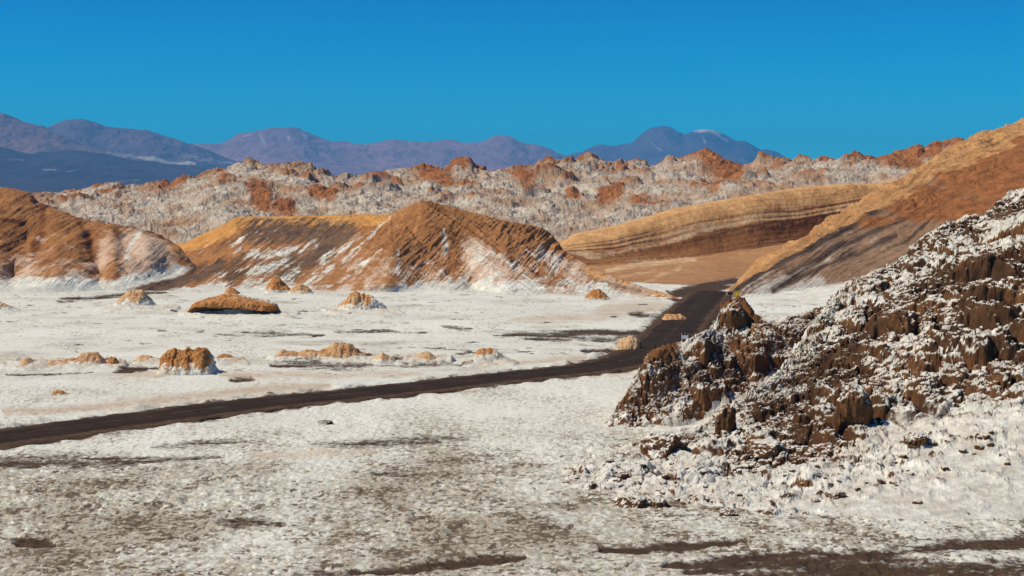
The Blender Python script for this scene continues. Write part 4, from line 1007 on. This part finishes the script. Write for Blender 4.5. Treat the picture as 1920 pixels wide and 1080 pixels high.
def build_boulders():
    b = boulder
    b("dark brown squarish block low on the rocky hill, above the white slope", 1600, 790, 62, 62, 3.1, 0.5)
    b("ragged brown slab at the lower left tip of the rocky hill", 1240, 852, 62, 36, 12.7, 0.4)
    b("upright brown block at the lower left of the rocky hill, above the ragged slab", 1362, 802, 34, 42, 13.8, 0.6)
    b("reddish stone alone on the white salt slope", 1366, 973, 30, 24, 14.2, 0.2)
    b("jagged dark brown stone on the lower apron, left of the reddish stone", 1186, 962, 56, 30, 15.9, 0.2)
    b("small brown stone just right of the jagged dark brown one", 1236, 958, 30, 26, 16.4, 0.2)
    b("thin brown slab at the foot of the salt slope", 1272, 990, 30, 16, 17.1, 0.2)
    b("rust coloured flat stone under the rocky hill", 1440, 850, 60, 22, 18.6, 0.3)
    b("small dark wedge high on the white salt slope", 1570, 932, 30, 14, 19.3, 0.2)
    b("brown stone lying high on the white slope near the right edge", 1720, 830, 36, 18, 20.8, 0.3)
    b("oblong brown stone lying alone on the flat below the road", 608, 797, 26, 9, 21.5, 0.2, which="flat")
    rnd = random.Random(5)
    k = 0
    metas = [rock_mesh("stone", 40.0 + 1.7 * i, (1, 0.9, 0.75), 0.3, 3) for i in range(7)]
    spots = []
    for _ in range(110):
        t = rnd.random()
        if t < 0.55:
            px = rnd.uniform(1000, 1560); py = np.interp(px, [1000, 1560], [925, 872]) + rnd.gauss(0, 22)
        elif t < 0.8:
            px = rnd.uniform(1500, 1915); py = np.interp(px, [1500, 1915], [890, 790]) + abs(rnd.gauss(0, 45))
        else:
            px = rnd.uniform(1000, 1500); py = rnd.uniform(930, 1000)
        spots.append((px, py, rnd.choice((7, 8, 9, 10, 12, 14, 18))))
    for px, py, w in spots:
        x, y, z = on_surface(px, py)
        s = w * y / F
        o = bpy.data.objects.new("stone", metas[k % 7]); k += 1
        o.location = (x, y, z + 0.05 * s); o.scale = (s, s, s * rnd.uniform(0.7, 1.15)); o.rotation_euler = (rnd.uniform(-.3, .3), rnd.uniform(-.3, .3), rnd.uniform(0, 6.3))
        COL.objects.link(o)
        tag(o, "small brown stone half sunk in the salt apron below the rocky hill", "stone", "small stones scattered over the salt apron")


# ------------------------------------------------------------------ road signs
def solid(name, boxes, mat, parent=None, rot=None, bevel=0.006):
    import bmesh
    bm = bmesh.new()
    for (cx, cy, cz), (sx, sy, sz), ang in boxes:
        r = bmesh.ops.create_cube(bm, size=1.0)
        for v in r["verts"]:
            x, y, z = v.co.x * sx, v.co.y * sy, v.co.z * sz
            ca, sa = math.cos(ang), math.sin(ang)
            v.co = (cx + x * ca - z * sa, cy + y, cz + x * sa + z * ca)
    bmesh.ops.bevel(bm, geom=bm.edges[:], offset=bevel, segments=1, affect='EDGES')
    me = bpy.data.meshes.new(name); bm.to_mesh(me); bm.free()
    me.materials.append(mat)
    o = bpy.data.objects.new(name, me); COL.objects.link(o)
    if parent:
        o.parent = parent
    return o


def base(name, loc, label, cat, rz=0.0):
    o = bpy.data.objects.new(name, None); COL.objects.link(o)
    o.location = loc; o.rotation_euler = (0, 0, rz); o.empty_display_size = 0.3
    return tag(o, label, cat)


def tube(name, r0, r1, h, mat, parent, z0=0.0, seg=12):
    import bmesh
    bm = bmesh.new()
    bmesh.ops.create_cone(bm, cap_ends=True, segments=seg, radius1=r0, radius2=r1, depth=h)
    bmesh.ops.translate(bm, verts=bm.verts, vec=(0, 0, z0 + h / 2))
    me = bpy.data.meshes.new(name); bm.to_mesh(me); bm.free(); me.materials.append(mat)
    o = bpy.data.objects.new(name, me); COL.objects.link(o); o.parent = parent
    return o


def build_signs():
    yellow = mat_plain("yellow_paint", (0.75, 0.55, 0.01), 0.45)
    black = mat_plain("black_paint", (0.012, 0.012, 0.012), 0.5)
    white = mat_plain("white_paint", (0.75, 0.75, 0.72), 0.5)
    steel = mat_plain("weathered_steel", (0.10, 0.085, 0.07), 0.6)

    D = 205.0
    s = base("warning_sign", ((1381 - 960) / F * D, D, 0), "yellow diamond warning sign above the brown rock cap by the road", "road sign")
    zc = EYE - (551 - PH) / F * D
    tube("post", 0.035, 0.035, zc, steel, s)
    solid("plate", [((0, -0.05, zc), (0.56, 0.02, 0.56), math.radians(45))], yellow, s)
    solid("border", [((q * 0.17, -0.064, zc + w * 0.17), (0.46, 0.006, 0.022), math.radians(45 if q * w < 0 else -45)) for q in (-1, 1) for w in (-1, 1)], black, s, bevel=0.001)

    D = 208.0
    s = base("marker_board", ((1369 - 960) / F * D, D, 0), "small dark board on a post just left of the yellow diamond sign", "road sign")
    zc = EYE - (550 - PH) / F * D
    tube("post", 0.03, 0.03, zc, steel, s)
    solid("board", [((0, -0.045, zc), (0.62, 0.02, 0.36), 0)], black, s)

    D = 142.0
    s = base("hazard_marker", ((1284 - 960) / F * D, D, 0), "white roadside marker with two square black panels, behind the spur crest", "road marker")
    zc = EYE - (629 - PH) / F * D
    for q in (-0.24, 0.24):
        p = tube("post", 0.03, 0.03, zc + 0.12, white, s); p.location.x = q
    solid("board", [((0, -0.045, zc - 0.13), (0.58, 0.02, 0.30), 0), ((-0.275, -0.045, zc + 0.12), (0.03, 0.02, 0.2), 0), ((0.275, -0.045, zc + 0.12), (0.03, 0.02, 0.2), 0), ((0, -0.045, zc + 0.12), (0.035, 0.02, 0.2), 0)], white, s, bevel=0.003)
    for q in (-0.135, 0.135):
        solid("panel", [((q, -0.052, zc + 0.12), (0.20, 0.016, 0.20), 0)], black, s, bevel=0.003)

    for px, py, D, h, lab in ((1229, 657, 143.0, 0.95, "thin black marker post at the bend, where the road passes behind the spur"), (1201, 652, 149.0, 0.55, "short black marker post at the right edge of the jagged roadside rock")):
        s = base("marker_post", ((px - 960) / F * D, D, 0), lab, "marker post", 0)
        tube("pole", 0.05, 0.04, h, black, s, z0=-0.05)
        tube("cap", 0.06, 0.05, 0.06, steel, s, z0=h - 0.05)


build_mounds()
build_boulders()
build_signs()

# ------------------------------------------------------------------ haze
def box(name, lo, hi):
    v = [(x, y, z) for z in (lo[2], hi[2]) for y in (lo[1], hi[1]) for x in (lo[0], hi[0])]
    f = [(0, 2, 3, 1), (4, 5, 7, 6), (0, 1, 5, 4), (2, 6, 7, 3), (0, 4, 6, 2), (1, 3, 7, 5)]
    me = bpy.data.meshes.new(name); me.from_pydata(v, [], f); me.update()
    o = bpy.data.objects.new(name, me); COL.objects.link(o)
    return o


def build_haze():
    xs, ys, zlo, zhi = 0, 0, 0, 0
    for o in COL.objects:
        if o.type == 'MESH':
            for c in o.bound_box:
                xs = max(xs, abs(c[0])); ys = max(ys, c[1]); zlo = min(zlo, c[2]); zhi = max(zhi, c[2])
    o = box("haze", (-xs - 200, -400, zlo - 1), (xs + 200, ys + 200, zhi + 15))
    m = bpy.data.materials.new("haze_air"); m.use_nodes = True
    t = m.node_tree; t.nodes.clear()
    v = t.nodes.new("ShaderNodeVolumePrincipled")
    v.inputs["Color"].default_value = (0.08, 0.52, 1.0, 1)
    v.inputs["Density"].default_value = 7.5e-5
    v.inputs["Anisotropy"].default_value = 0.0
    out = t.nodes.new("ShaderNodeOutputMaterial")
    t.links.new(v.outputs[0], out.inputs["Volume"])
    o.data.materials.append(m)
    tag(o, "thin blue air between the valley and the mountains", "haze", kind="stuff")


build_haze()
